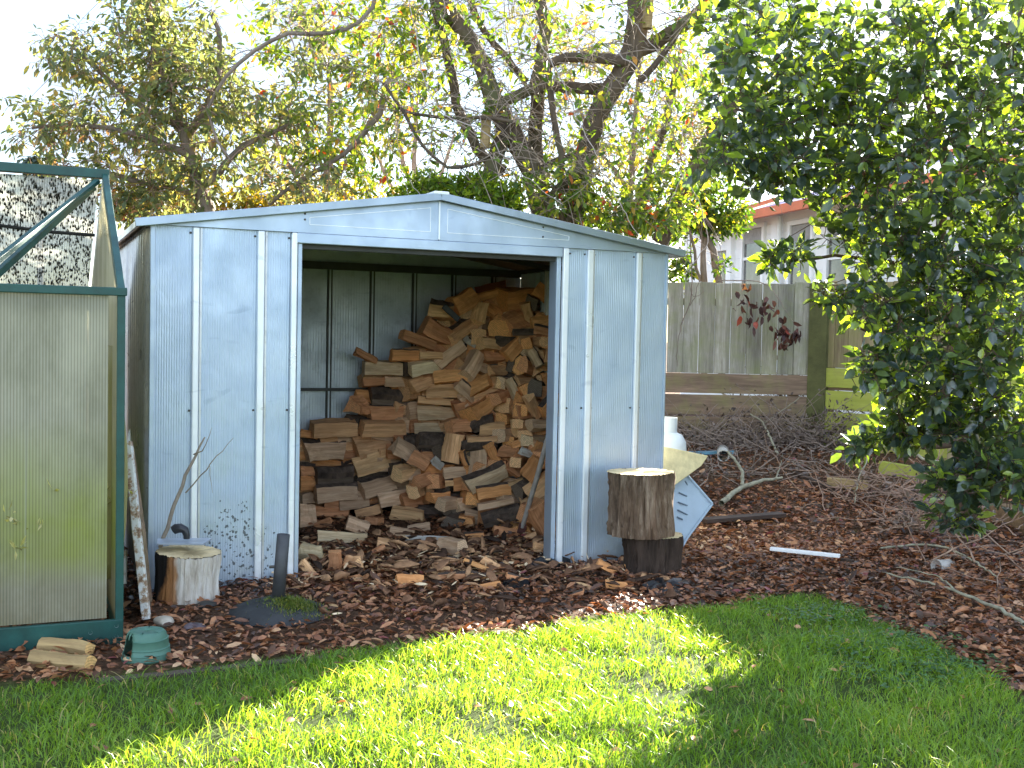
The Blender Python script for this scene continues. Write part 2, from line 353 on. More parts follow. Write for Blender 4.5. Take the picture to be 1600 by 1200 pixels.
def make_tree(name, label, cat, base, limbs, clumps, leafmat, barkmat, leaf=(.07, .035), per=6, droop=.3, simple_=False,
              seg=.18, twigr=.004, spread=.12, rfun=None, group=None, bare=None, fold=.25, curl=.15, up=.0, wob=.012, side=3, seed=1, wander=.06, stubs=None, twigmat=None, whips=None):
    """limbs: list of (pts, radii); clumps: list of (centre, radii3, n_twigs[, leaf factor])"""
    rg = np.random.default_rng(seed); root = thing(name, label, cat, tuple(base), 0, group); B = np.asarray(base, float)
    paths = []; nodes = []; nr = []
    for pts, r in limbs:
        Q, R = smooth_path(pts, r, seg, wob, rg); paths.append((Q, R)); nodes.append(Q); nr.append(R)
    nodes = np.concatenate(nodes); nr = np.concatenate(nr)
    thick = list(paths); twigs = []
    LP = []; LD = []; LR = []
    tg = []
    for cl in clumps:
        c, rr, k = cl[:3]; lf = cl[3] if len(cl) > 3 else 1.
        u = rg.normal(size=(k, 3)); u = norm(u)*(rg.random((k, 1))**.45); P = np.asarray(c)+u*np.asarray(rr)
        for p in P: tg.append((p, lf))
    TP = np.array([t[0] for t in tg]); dmin = np.array([np.min(np.linalg.norm(nodes-p, axis=1)) for p in TP]); order = np.argsort(dmin)
    buf = np.zeros((len(nodes)+len(tg)*5+10, 3)); br = np.zeros(len(buf)); nn = len(nodes); buf[:nn] = nodes; br[:nn] = nr
    for oi_ in order:
        T, lf = tg[oi_]; dd = np.linalg.norm(buf[:nn]-T, axis=1); dd2 = dd - np.minimum(br[:nn]*3, .15); i = int(np.argmin(dd2)); A = buf[i]; dist = dd[i]
        if dist < .03: continue
        k = max(3, min(6, int(dist/.12)+2)); t = np.linspace(0, 1, k)[:, None]; Q = A+(T-A)*t
        sag = rg.normal(0, 1, 3)*dist*wander*2; Q = Q + np.sin(t*PI)*sag + rg.normal(0, dist*.03, (k, 3))*np.sin(t*PI)
        r0 = min(br[i]*.75, twigr*(1+dist*2.2)); R = np.linspace(max(r0, twigr*.6), twigr*.45, k); twigs.append((Q, R))
        buf[nn:nn+k-1] = Q[1:]; br[nn:nn+k-1] = R[1:]; nn += k-1
        m_ = rg.poisson(per*lf) if lf > 0 else 0
        if m_:
            tt = np.clip(1-rg.random(m_)**1.3*min(1., .28/dist+.15), 0, 1); idx = tt*(k-1); i0 = np.minimum(idx.astype(int), k-2); fr = (idx-i0)[:, None]
            pos = Q[i0]*(1-fr)+Q[i0+1]*fr; ax = norm(Q[i0+1]-Q[i0]); rd = norm(np.cross(ax, rg.normal(size=(m_, 3))))
            off = rg.random((m_, 1))*spread; dr = norm(rd*.9+ax*.65+np.array([0, 0, -droop+up])[None]*1.0+rg.normal(0, .2, (m_, 3)))
            LP.append(pos+rd*off*.5); LD.append(dr); LR.append(rg.random(m_))
            big = off[:, 0] > .03
            for p, q in zip(pos[big][:4], (pos+rd*off*.5)[big][:4]): twigs.append((np.array([p, (p+q)/2, q]), np.array([twigr*.5]*3)))
    if whips:
        nwh, wl, mult = whips; base_n = nodes[nodes[:, 2] > 2.0]
        for _ in range(nwh):
            p = base_n[rg.integers(len(base_n))].copy(); a = rg.uniform(0, 2*PI); v_ = np.array([math.cos(a), math.sin(a)*.5, rg.uniform(-.2, .9)]); l = wl*rg.uniform(.4, 1.3); q = [p.copy()]; cv = rg.normal(0, .16, 3)
            for _k in range(9): v_ = v_+cv+np.array([0, 0, -.16])*mult; v_ /= np.linalg.norm(v_); p = p+v_*l/9; q.append(p.copy())
            r0 = rg.uniform(.0035, .007); twigs.append((np.array(q), np.linspace(r0, r0*.3, 10)))
            for _k in range(rg.integers(1, 4)):
                j = rg.integers(2, 8); d_ = norm(rg.normal(size=3)+np.array([0, 0, -.3])); t3 = np.linspace(0, 1, 4)[:, None]; twigs.append((q[j]+d_*l*.25*t3+rg.normal(0, .02, 3)*t3**2, np.linspace(r0*.6, r0*.25, 4)))
    V, lo, ct = tubes_np([(q-B, r) for q, r in thick], 14, .13); npmesh('trunk', V, lo, ct, barkmat, root, smooth=True)
    if stubs: stubs(root, B)
    if twigs:
        V, lo, ct = tubes_np([(q-B, r) for q, r in twigs], side); npmesh('twigs', V, lo, ct, twigmat or barkmat, root, smooth=True)
    if LP:
        LP = np.concatenate(LP); LD = np.concatenate(LD); LR = np.concatenate(LR); n = len(LP)
        Nn = norm(np.stack([rg.normal(0, .55, n), rg.normal(0, .55, n), np.ones(n)*.75], 1))
        s = rg.uniform(.5, 1.25, n); rv = LR if rfun is None else rfun(LP, LR)
        leaves_obj('crown', LP-B, LD, Nn, leaf[0]*s, leaf[1]*s*rg.uniform(.8, 1.15, n), rv, leafmat, root, simple_, fold, curl)
    return root
def pth(Y, *pts):      # list of (px,py[,dY]) -> world points
    return [at(p[0], p[1], Y+(p[2] if len(p) > 2 else 0)) for p in pts]
def lim(Y, pr, *pts):  # limb with pixel radii
    k = Y/F_PX; r = np.interp(np.linspace(0, 1, len(pts)), np.linspace(0, 1, len(pr)), np.array(pr)*k) ; return (pth(Y, *pts), r)
def clp(Y, px, py, rx, ry, n, dY=.5, lf=1.):
    k = Y/F_PX; return (at(px, py, Y), (rx*k, dY, ry*k), n, lf)

# ================================================================ GROUND
def ground():
    xs = np.concatenate([[-900, -300, -100, -40, -20, -12], np.arange(-8, 10.01, .09), [12, 20, 40, 100, 300, 900]])
    ys = np.concatenate([[-400, -100, -30, -10, -3, 0], np.arange(1, 13.01, .09), [16, 22, 40, 100, 300, 1500]])
    X, Y = np.meshgrid(xs, ys); Z = gz(X, Y); mul = sstep(-.02, .1, Y-yedge(X))
    Z = Z + .02*mul*(vnoise(X, Y, 9, 8)-.3)
    V = np.stack([X, Y, Z], -1).reshape(-1, 3); nx = len(xs); i = np.arange(len(ys)-1)[:, None]*nx; j = np.arange(nx-1)[None]
    q = np.stack([i+j, i+j+1, i+nx+j+1, i+nx+j], -1).reshape(-1, 4)
    m, nt, o = newmat('ground'); g = N(nt); a = g.n('Attribute'); a.attribute_name = 'mulch'; v = g.coord('World')
    f = g.noise(v, 22, 8, .7); gr = g.ramp(f, [(.3, (.05, .075, .018)), (.7, (.11, .15, .035))]); f2 = g.noise(v, 30, 8, .75)
    mu = g.ramp(f2, [(.3, (.025, .015, .009)), (.5, (.10, .052, .028)), (.72, (.24, .13, .07))])
    c = g.mix(a.outputs['Fac'], gr, mu); g.bsdf(o, c, .9, 0, .2, g.bump(g.noise(v, 45, 8, .8), .9, .03))
    ob = npmesh('ground', V, q.ravel(), np.full(len(q), 4), m, smooth=True); at_ = ob.data.attributes.new('mulch', 'FLOAT', 'POINT')
    at_.data.foreach_set('value', mul.ravel().astype(np.float32)); tag(ob, kind='structure')
ground()

# ---- grass
def grass():
    n = 185000
    x = rng.uniform(-3.6, 3.0, n); y = 2.5+rng.random(n)**.9*3.6
    ye = yedge(x)+(vnoise(x, y, 6, 21)-.55)*.16
    keep = y < ye; x, y = x[keep], y[keep]
    dens = vnoise(x, y, 3.1, 11)*.6+vnoise(x, y, 9, 12)*.4
    keep = rng.random(len(x)) < np.clip((dens-.2)*3.6, .34, 1); x, y, dens = x[keep], y[keep], dens[keep]; n = len(x)
    z = gz(x, y)-.004; near = np.clip((yedge(x)-y)/.2, 0, 1)
    h = (.022+.05*rng.random(n)**1.7)*(.55+.9*vnoise(x, y, 5, 14))*(.75+.4*near)
    a = rng.uniform(0, 2*PI, n); lean = rng.uniform(.15, 1.25, n)*h; wd = rng.uniform(.0011, .0024, n)
    dx, dy = np.cos(a), np.sin(a); b = rng.uniform(0, 2*PI, n); sx, sy = np.cos(b)*wd, np.sin(b)*wd
    P = np.stack([x, y, z], 1)
    def pt(t, w_, k):
        l = lean*t**2; return np.stack([x+dx*l+sx*w_*k, y+dy*l+sy*w_*k, z+h*(t-.25*t**3)], 1)
    V = np.stack([pt(0, 1, -1), pt(0, 1, 1), pt(.5, .9, -1), pt(.5, .9, 1), pt(.82, .6, -1), pt(.82, .6, 1), pt(1, 0, 0)], 1).reshape(-1, 3)
    lp = np.array([0, 1, 3, 2, 2, 3, 5, 4, 4, 5, 6]); loops = (lp[None]+(np.arange(n)*7)[:, None]).ravel(); ct = np.tile([4, 4, 3], n)
    r = np.clip(.5*rng.random(n)+.5*vnoise(x, y, 2.2, 31), 0, 1); dead = rng.random(n) < .04; r[dead] = .99
    mt = leaf_mat('grass_blade', [(0, (.07, .145, .022)), (.4, (.125, .25, .032)), (.75, (.22, .36, .052)), (.96, (.26, .40, .08)), (.98, (.5, .43, .2))], .5, .34, .5, 1.75, (1.25, 1.05, .32))
    o = npmesh('lawn_grass', V, loops, ct, mt, rnd=np.repeat(r, 3), smooth=True); tag(o, 'short green lawn grass, partly in bright sun', 'grass', kind='stuff')
grass()

# ---- leaf litter
def inshed(x, y, m_=0.):
    dx, dy = x-OX, y-OY; u = dx*ca+dy*sa; v = -dx*sa+dy*ca
    return (u > -m_) & (u < SW+m_) & (v > -m_) & (v < SD+m_)
def litter():
    xs, ys = [], []
    for (x0, x1, y0, y1, n) in [(-3.2, 3.2, 3.8, 7.2, 32000), (-.6, 5, 7.2, 11.4, 12000), (.6, 4., 4.2, 7.4, 14000), (-1.4, 1.2, 5.6, 8.2, 5000), (.7, 4.6, 6.8, 9.2, 11000)]:
        xs.append(rng.uniform(x0, x1, n)); ys.append(rng.uniform(y0, y1, n))
    x = np.concatenate(xs); y = np.concatenate(ys); k = y > yedge(x)-.03+(vnoise(x, y, 5, 41)-.5)*.16; x, y = x[k], y[k]; n = len(x)
    z = gz(x, y)+rng.random(n)*.025+.004
    P = np.stack([x, y, z], 1); a = rng.uniform(0, 2*PI, n)
    D = np.stack([np.cos(a), np.sin(a), rng.normal(0, .3, n)], 1); Nn = norm(np.stack([rng.normal(0, .55, n), rng.normal(0, .55, n), np.ones(n)], 1))
    chip = rng.random(n) < .35
    Ln = np.where(chip, rng.uniform(.01, .10, n)*rng.uniform(.3, 1, n)+.01, rng.uniform(.016, .056, n)); Wd = np.where(chip, Ln*rng.uniform(.2, .45, n), Ln*rng.uniform(.4, .6, n))
    mt = leaf_mat('dry_leaf', [(0, (.030, .016, .010)), (.2, (.12, .052, .026)), (.45, (.28, .108, .048)), (.7, (.45, .20, .09)), (.9, (.58, .33, .17)), (.965, (.72, .48, .27)), (.975, (.22, .05, .045)), (1, (.30, .09, .09))], .18, .42, .5, 1.2, (1.1, .8, .5))
    r = np.clip(rng.random(n)**1.3*.78+.3*vnoise(x, y, 1.4, 45)-.06, 0, 1); r = np.where(rng.random(n) < .012, rng.uniform(.975, 1, n), r)
    o = leaves_obj('leaf_litter', P, D, Nn, Ln, Wd, r, mt, None, False, .35, .32); tag(o, 'brown dead leaves and bark chips covering the bare ground', 'leaf litter', kind='stuff')
    # loose leaves on the lawn
    n = 170; x = rng.uniform(-2.5, 2.2, n); y = rng.uniform(3.3, 5.7, n); k = y < yedge(x); x, y = x[k], y[k]; n = len(x)
    a = rng.uniform(0, 6.28, n); P = np.stack([x, y, gz(x, y)+.022], 1)
    o = leaves_obj('lawn_leaves', P, np.stack([np.cos(a), np.sin(a), .2+0*a], 1), norm(np.stack([rng.normal(0, .5, n), rng.normal(0, .5, n), 1+0*a], 1)), rng.uniform(.03, .055, n), rng.uniform(.015, .028, n), rng.uniform(.3, 1, n), mt, None, False, .3, .3)
    tag(o, 'brown fallen leaves scattered over the green lawn', 'fallen leaves', kind='stuff')
    # clover weeds at the right end of the lawn
    C = [gp(1400, 1000), gp(1290, 965), gp(1480, 1040), gp(1345, 1015), gp(1430, 1060)]; P = []; 
    for c in C: q = rng.normal(0, 1, (330, 3))*np.array([.15, .10, 0])+c; P.append(q)
    P = np.concatenate(P); P[:, 2] = gz(P[:, 0], P[:, 1])+rng.uniform(.01, .035, len(P)); n = len(P); a = rng.uniform(0, 6.28, n)
    wm = leaf_mat('weed_leaf', [(0, (.05, .12, .04)), (1, (.11, .22, .08))], .35)
    o = leaves_obj('clover_patch', P, np.stack([np.cos(a), np.sin(a), .1+0*a], 1), norm(np.stack([rng.normal(0, .3, n), rng.normal(0, .3, n), 1+0*a], 1)), rng.uniform(.015, .028, n), rng.uniform(.014, .022, n), rng.random(n), wm, None, False, .1, .1)
    tag(o, 'low clover-like weeds where the lawn meets the bare ground', 'weeds', kind='stuff')
litter()

# ================================================================ SHED
def shed():
    sh = thing('garden_shed', 'open-fronted galvanised metal garden shed full of split firewood', 'shed', (OX, OY, 0), ANG)
    X = lambda px, py=500, ys=0.: splane(px, py, ys)[0]
    def corr(x0, x1, z0, z1, yy, amp=.0009, per=.0125, axis='x', steps=5):
        n = max(4, int((x1-x0)/per*steps)); xs = np.linspace(x0, x1, n); off = amp*np.sin(2*PI*xs/per)
        zz = np.linspace(z0, z1, 9); dent = lambda a, b: .004*(vnoise(a, b, 2.6, 61)-.5)+.002*(vnoise(a, b, 7, 62)-.5)
        Xg, Zg = np.meshgrid(xs, zz); O = np.tile(off, (len(zz), 1)) + dent(Xg, Zg)
        V = np.stack([Xg, yy+O, Zg], -1) if axis == 'x' else np.stack([yy+O, Xg, Zg], -1)
        i = np.arange(len(zz)-1)[:, None]*n; j = np.arange(n-1)[None]; q = np.stack([i+j, i+j+1, i+n+j+1, i+n+j], -1).reshape(-1, 4)
        return V.reshape(-1, 3), q.ravel(), np.full(len(q), 4)
    xl = X(470, 500); xr = X(867, 500)
    # front walls, ribs and jambs
    for (a, b, kk) in ((.023, X(453), 0), (X(884), SW-.01, 1)):
        V, lo, ct = corr(a, b, -.05, SH, 0); p = npmesh('front_wall', V, lo, ct, M['steel'], sh, smooth=True)
    MB().box((.010, .004, .9), (.026, .03, 1.9)).build('corner_post', M['steel_trim'], sh, bevel=.004)
    MB().box((SW-.006, .004, .9), (.014, .03, 1.9)).build('corner_post', M['steel'], sh, bevel=.003)
    for (a, b) in ((300, 310), (401, 411.5), (914.5, 923), (991, 997.5)):
        xa, xb = X(a), X(b); mb = MB(); mb.box(((xa+xb)/2, -.012, .9), (xb-xa, .022, 1.895)); rb = mb.build('wall_rib', M['steel_rib'], sh, bevel=.005); MB().box((xb+.010, -.004, .9), (.010, .012, 1.893)).build('painted_rib_shadow', M['steel_side'], rb)  # darker strip added beside each rib as its painted shadow line
    for (a, b, c) in ((453, 462, 470), (884, 875.5, 868)):
        xa, xb, xc = X(a), X(b), X(c); s = 1 if xc > xb else -1
        j = MB().box(((xa+xb)/2, -.014, .9), (abs(xb-xa), .03, 1.896)).build('door_jamb', M['steel_rib'], sh, bevel=.006)
        mb = MB(); mb.box(((xb+xc)/2+s*.004, .002, .88), (abs(xc-xb)-.004, .02, 1.86)); mb.box((xc, .045, .88), (.006, .09, 1.86)); mb.build('jamb_return', M['steel_trim'], j, bevel=.003)
    # header over the opening
    zt = splane(660, 392, 0)[2]-.0
    hz = splane(660, 391, 0)[2]; h2 = splane(660, 377.5, 0)[2]
    MB().box(((xl+xr)/2, -.010, (hz+SH)/2), (X(875)-X(462.5), .034, SH-hz-.002)).build('door_header', M['steel_trim'], sh, bevel=.004)
    # gable: two pressed panels
    AZ = 2.068; EZ = 1.850; mid = SW/2+.0
    mid = X(684, 340)
    for (x0, x1, name) in ((-.03, mid-.003, 'l'), (mid+.003, SW+.03, 'r')):
        zf = lambda x: EZ+(AZ-EZ)*(1-abs(x-mid)/(mid+.03)) if x < mid else EZ+(AZ-EZ)*(1-abs(x-mid)/(SW+.03-mid))
        mb = MB(); v = [(x0, -.022, SH+.001), (x1, -.022, SH+.001), (x1, -.022, zf(x1)), (x0, -.022, zf(x0))]
        v2 = [(a, b+.02, c) for a, b, c in v]; mb.add(v+v2, [(0, 1, 2, 3), (7, 6, 5, 4), (0, 4, 5, 1), (1, 5, 6, 2), (2, 6, 7, 3), (3, 7, 4, 0)])
        g_ = mb.build('gable_panel', M['steel_trim'], sh)
        # pressed outline
        a, b = (mid-.72, mid-.05) if name == 'l' else (mid+.05, mid+.8)
        l_ = MB(); zb = SH+.045; zl, zr_ = zf(a)-.035, zf(b)-.035
        zl = max(zl, zb+.02); zr_ = max(zr_, zb+.02)
        for p, q in (((a, zb), (b, zb)), ((b, zb), (b, zr_)), ((b, zr_), (a, zl)), ((a, zl), (a, zb))): l_.bar((p[0], -.0225, p[1]), (q[0], -.0225, q[1]), .003, .0035, (0, 1, 0))
        l_.build('pressed_outline', M['steel_rib'], g_)
    MB().box((mid, -.026, (AZ+SH)/2), (.008, .008, AZ-SH-.01)).build('gable_seam', M['steel_rib'], sh)
    # roof sheets with folded front fascia
    for s in (-1, 1):
        xe = -.075 if s < 0 else SW+.085; ze = EZ-.008
        d = Vector((xe-mid, 0, ze+.028-(AZ+.04))); L_ = d.length; ux = d.normalized(); nz_ = Vector((-ux.z, 0, ux.x)) if ux.x > 0 else Vector((ux.z, 0, -ux.x))
        if nz_.z < 0: nz_ = -nz_
        mb = MB(); nn = 30; vs_ = []
        for yy in (-.05, SD+.05):
            for k in range(nn*4+1):
                t = k/(nn*4); h = .010 if (k % 4) in (1, 2) else 0
                p = Vector((mid, yy, AZ+.03))+ux*L_*t+nz_*h; vs_.append(p)
        K = nn*4+1; mb.add(vs_, [(k, k+1, K+k+1, K+k) if s > 0 else (k+1, k, K+k, K+k+1) for k in range(K-1)]); 
        r = mb.build('roof_sheet', M['steel_side'], sh)
        so_ = r.modifiers.new('t', 'SOLIDIFY'); so_.thickness = .002; so_.offset = 1
        a = Vector((mid, -.055, AZ+.022)); b = a+ux*(L_+.005); MB().bar(a+Vector((0, 0, -.002)), b, .012, .042).build('fascia', M['fascia'], r, bevel=.003)
        # eave gutter edge and underside lining
        MB().box((xe-s*.006, SD/2, ze+.005), (.012, SD+.11, .03)).build('eave_trim', M['steel_side'], r)
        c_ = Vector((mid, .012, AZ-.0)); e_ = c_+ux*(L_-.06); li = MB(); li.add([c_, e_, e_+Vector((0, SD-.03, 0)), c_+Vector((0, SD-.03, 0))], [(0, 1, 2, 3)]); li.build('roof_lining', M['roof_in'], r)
        for yy in (.75, 1.45): MB().bar(Vector((mid, yy, AZ-.03)), Vector((mid, yy, AZ-.03))+ux*(L_-.1), .04, .035).build('rafter', M['rail'], r)
    MB().bar((mid, -.062, AZ+.038), (mid, SD+.06, AZ+.038), .09, .02).build('ridge_cap', M['steel_rib'], sh, bevel=.006)
    # side walls, deep ribs
    for (xx, nm) in ((0., 'l'), (SW, 'r')):
        V, lo, ct = corr(.03, SD, -.05, SH+.0, xx, .019, .12, 'y', 12); npmesh('side_wall', V, lo, ct, M['steel_side'] if nm == 'l' else M['steel_in'], sh, smooth=True)
    for yy in (.55, 1.1, 1.65): MB().box((SW-.025, yy, .92), (.02, .035, 1.83)).build('wall_stud', M['steel_rib'], sh)
    # back wall with seams, girt and top rail
    V, lo, ct = corr(0, SW, -.05, SH, SD, .001, .02, 'x', 4); bw = npmesh('back_wall', V, lo, ct, M['steel_in'], sh, smooth=True)
    mb = MB(); mb.add([(0, SD, SH), (SW, SD, SH), (SW, SD, EZ), (mid, SD, AZ), (0, SD, EZ)], [(0, 1, 2, 3, 4)]); mb.build('back_gable', M['steel_in'], sh)
    for px in (514, 580, 646, 707, 769): 
        xc = X(px, 500, SD); q = MB(); q.box((xc-.012, SD-.012, .92), (.012, .022, 1.8)); q.box((xc+.012, SD-.012, .92), (.012, .022, 1.8)); q.build('wall_seam', M['rail'] , bw)
        MB().box((xc, SD-.02, .92), (.012, .008, 1.8)).build('seam_edge', M['steel_in'], bw)
    k0 = .30; xk = X(446, 500, SD); 
    if xk > .1: MB().box((xk, SD-.012, .92), (.03, .02, 1.8)).build('wall_seam', M['rail'], bw)
    MB().box((SW/2, SD-.025, .918), (SW-.02, .035, .022)).build('wall_girt', M['rail'], sh)
    MB().box((SW/2, SD-.025, 1.82), (SW-.02, .05, .055)).build('top_rail', M['rail'], sh)
    for xx in (.02, SW-.02): MB().box((xx, SD/2, 1.835), (.03, SD-.06, .03)).build('wall_plate', M['rail'], sh)
    MB().box(((SW)/2, .02, 1.8), (SW-.1, .02, .06)).build('front_rail', M['rail'], sh)
    # screws beside the ribs
    scr = []
    for py_, zz in ((358, SH-.03), (640, .918)):
        for px in (296.5, 313.5, 397, 415, 450, 888, 911, 926.5, 987.5, 1001): scr.append((X(px, 500), zz))
    scr += [(X(871, 340)-.1, SH+.11), (X(871, 340)-.1, SH+.055), (X(475, 345), SH+.10), (X(475, 345), SH+.07)]
    for (a, z) in scr: 
        yy = -.004 if z < SH else -.0225
        MB().lathe([(0, -.004), (.0045, -.004), (.006, -.001), (.006, .001)], 8).build('screw', M['screw'], sh).matrix_local = Matrix.Translation((a, yy, z)) @ Matrix.Rotation(PI/2, 4, 'X') @ Matrix.Scale(-1, 4, (0, 0, 1))
    return sh
shed()

# ================================================================ FIREWOOD
TONES = {0: ((1.0, .78, .52), 'pale'), 1: ((1.0, .61, .33), 'tan'), 2: ((1.0, .49, .20), 'orange'), 3: ((.20, .16, .13), 'dark'), 4: ((.88, .63, .43), 'greyish'), 5: ((.85, .43, .22), 'brown'), 6: ((.24, .07, .04), 'dark red'), 7: ((.75, .74, .70), 'whitish')}
def log_mesh(L_, W_, H_, rg, bark=False, kind=None):
    """split billet along X; materials 0 wood, 1 end grain, 2 bark"""
    kind = kind if kind is not None else rg.choice([0, 0, 1, 1, 2])
    if kind == 0: cs = [(-.5, -.45), (.05, -.5), (.5, -.4), (.48, .1), (.42, .5), (-.1, .46), (-.5, .42), (-.48, 0)]
    elif kind == 1: cs = [(-.5, -.5), (0, -.42), (.5, -.5), (.36, -.15), (.22, .2), (.03, .5), (-.22, .22), (-.38, -.15)]
    else: cs = [(-.5, -.4), (0, -.46), (.5, -.4), (.46, 0), (.32, .34), (0, .5), (-.32, .34), (-.47, 0)]
    cs = np.array(cs)+rg.normal(0, .045, (8, 2)); ns = 7; vs = []; mi = []; fs = []
    barkside = set([3, 4, 5]) if kind == 2 else (set([0, 1]) if bark else set())
    if bark and kind == 2: barkside = set([3, 4, 5, 6, 2])
    tw = rg.normal(0, .13); b1, b2 = rg.normal(0, .05, 2); tp = rg.uniform(.82, 1.0); sl = rg.normal(0, .10, 2)
    ph = rg.uniform(0, 6, 8)
    for i in range(ns):
        t = i/(ns-1)-.5; a = tw*t; c = cs*(1 if tp == 1 else 1-(1-tp)*(t+.5)); c = c + np.stack([.022*np.sin(ph+t*9), .022*np.cos(ph*1.7+t*11)], 1)+rg.normal(0, .008, (8, 2))
        R = np.array([[math.cos(a), -math.sin(a)], [math.sin(a), math.cos(a)]]); c = c@R.T
        yy = c[:, 0]*W_+b1*W_*math.cos(t*PI); zz = c[:, 1]*H_+b2*H_*math.cos(t*PI); ex = t*L_+ (np.abs(2*t)**4)*np.sign(t)*(sl[0]*yy+sl[1]*zz)
        vs += list(zip(ex, yy, zz))
    for i in range(ns-1):
        for k in range(8): fs.append((i*8+k, i*8+(k+1) % 8, (i+1)*8+(k+1) % 8, (i+1)*8+k)); mi.append(2 if k in barkside else 0)
    b = len(vs); e0 = vs[:8]; e1 = vs[-8:]
    vs.append(tuple(np.mean(e0, 0)+np.array([rg.normal(0, .003), 0, 0]))); vs.append(tuple(np.mean(e1, 0)+np.array([rg.normal(0, .003), 0, 0])))
    for k in range(8): fs.append(((k+1) % 8, k, b)); fs.append(((ns-1)*8+k, (ns-1)*8+(k+1) % 8, b+1)); mi += [1, 1]
    me = bpy.data.meshes.new('firewood_log'); me.from_pydata(vs, [], fs)
    for mm in (M['wood'], M['end'], M['barkf']): me.materials.append(mm)
    me.polygons.foreach_set('material_index', mi); me.update(); return me
CP = [(480,700,2.0),(480,800,1.98),(600,620,2.0),(600,760,1.85),(640,800,1.6),(680,640,1.85),(680,760,1.5),(720,810,1.3),(720,520,1.85),(780,450,1.95),(850,460,1.7),(850,540,1.42),(850,650,1.15),(850,740,.9),(850,820,.65),(780,640,1.5),(780,740,1.2),(780,800,1.05),(740,700,1.4),(760,560,1.65),(560,700,1.95),(520,840,1.5)]
CPa = np.array(CP)
def ysurf(px, py):
    d = (CPa[:, 0]-px)**2+(CPa[:, 1]-py)**2+60; w_ = 1/d**1.5; return float((w_*CPa[:, 2]).sum()/w_.sum())
# cx, cy, length px, height px, tilt deg, yaw deg (0 = side-on, 90 = end-on), tone, [placement: 'g' = lying on the ground]
LG = [(689.5,485,40,31,-5,10,1),(721,470,44,32,32,15,2),(677,518,42,34,-25,25,5),(716,519,60,30,32,35,1),(767,449,50,14,15,0,6),(761,461,40,13,18,0,2),(784,463,32,24,0,60,5),(810,467,60,35,8,20,2),(853,463,44,26,-35,10,2),(747,488,34,22,75,20,1),(769,486,40,23,-25,15,2),(779,514,31,26,0,90,2),(805,503,38,32,18,30,5),(826,490,38,18,-68,10,1),(835,475,20,22,0,70,3),(850,503,44,22,12,10,2),(854,516,40,16,-10,10,5),(752,524,26,24,10,70,1),(737,535,22,12,-30,20,7),(703,556,60,21,38,10,4),(653,532,60,16,-18,0,5),
(632,555,48,22,0,0,2),(673,556,38,13,0,0,1),(662,575,48,21,8,10,0),(820,518,40,10,3,0,3),(764,539,34,21,-5,30,1),(791,532,36,12,0,0,3),(736,571,46,26,58,25,4),(772,557,34,19,0,10,5),(802,545,38,22,45,20,2),(826,536,17,19,8,90,2),(838,534,15,15,0,90,1),(857,535,23,19,0,85,2),(836,559,32,20,-60,20,0),(859,557,26,20,80,10,1),(796,568,14,26,0,80,3),(811,570,18,28,4,80,2),(827.5,572,20,26,-10,75,5),(777,577,30,19,5,30,1),(704,590,54,20,5,8,2),(658,597,40,22,20,10,1),(692,610,56,22,4,5,1),(749,601,36,25,28,20,2),(727,610,38,21,-45,10,4),(773,599,18,20,0,85,1),(787,598,14,19,0,80,4),(802,609,36,19,-65,15,0),(820,610,24,26,30,80,2),(840,606,22,27,0,60,3),(858,598,30,18,-70,15,2),(836,635,38,20,-60,25,1),(857,631,38,24,50,30,2),(749,638,48,28,33,15,2),(781,620,28,20,15,50,5),(799,636,28,24,-10,60,1),(820,638,22,22,12,85,2),(753,661,40,16,25,10,3),(770,671,42,20,5,10,1),(796,656,24,21,0,70,2),(816,661,20,15,5,70,1),(840,664,30,18,0,20,4),
(680,627,58,16,-3,0,1),(682,648,64,23,-2,0,0),(675,669,58,15,0,0,0),(721,668,32,16,5,0,5),(673,688,44,22,0,0,3),(704,701,46,27,80,5,1),(683,724,20,13,-40,20,7),(753,686,50,10,0,0,1),(744,695,48,16,5,0,3),(771,709,30,22,-60,10,2),(795,682,24,22,0,70,4),(822,679,22,20,20,80,1),(809,692,24,11,20,10,2),(841,689,24,18,0,60,0),(824,708,26,14,-20,20,7),(795,707,26,20,0,50,5),(812,723,18,17,0,80,1),(832,731,36,26,60,20,2),(857,719,28,32,0,60,5),(746,726,42,30,85,10,4),(725,717,26,12,-70,0,2),(758,748,68,34,24,8,0),(770,768,56,22,8,5,2),(733,780,24,21,0,75,2),(709,738,36,18,4,10,4),(709,754,30,12,0,10,1),(688,753,22,24,0,60,5),(686,777,32,21,3,20,2),(701,789,32,20,0,30,4),(774,787,60,11,12,0,4),(782,806,62,22,15,0,3),(732,817,26,20,0,80,2),(851,754,64,27,42,20,1),(846,816,66,32,-60,10,5),(714,822,34,27,0,60,3),(806,755,26,10,20,0,1),(803,734,28,16,-35,0,5),
(571,556,40,13,-25,0,5),(595,577,62,24,0,0,0),(582,597,36,14,3,0,5),(619,595,42,16,0,0,4),(607,619,66,25,-8,0,3),(557,632,28,28,0,40,5),(600,643,58,25,0,0,5),(520,670,74,25,2,0,1),(597,669,74,25,0,0,1),(482,679,30,12,-10,0,2),(502,704,68,40,0,0,4),(580,697,60,32,8,0,1),(579,723,60,26,15,0,1),(520,741,64,28,2,0,3),(479,735,24,21,0,10,5),(478,756,24,23,0,10,2),(523,770,68,31,2,0,4),(588,762,60,36,12,0,4),(619,778,62,22,8,0,4),(637,711,60,26,-35,5,4),(634,739,38,22,8,20,1),(660,752,30,20,10,40,5),(651,768,26,22,0,50,1),(655,722,30,22,-30,30,5),(735,752,26,18,30,20,5),(480,781,28,20,0,0,4)]
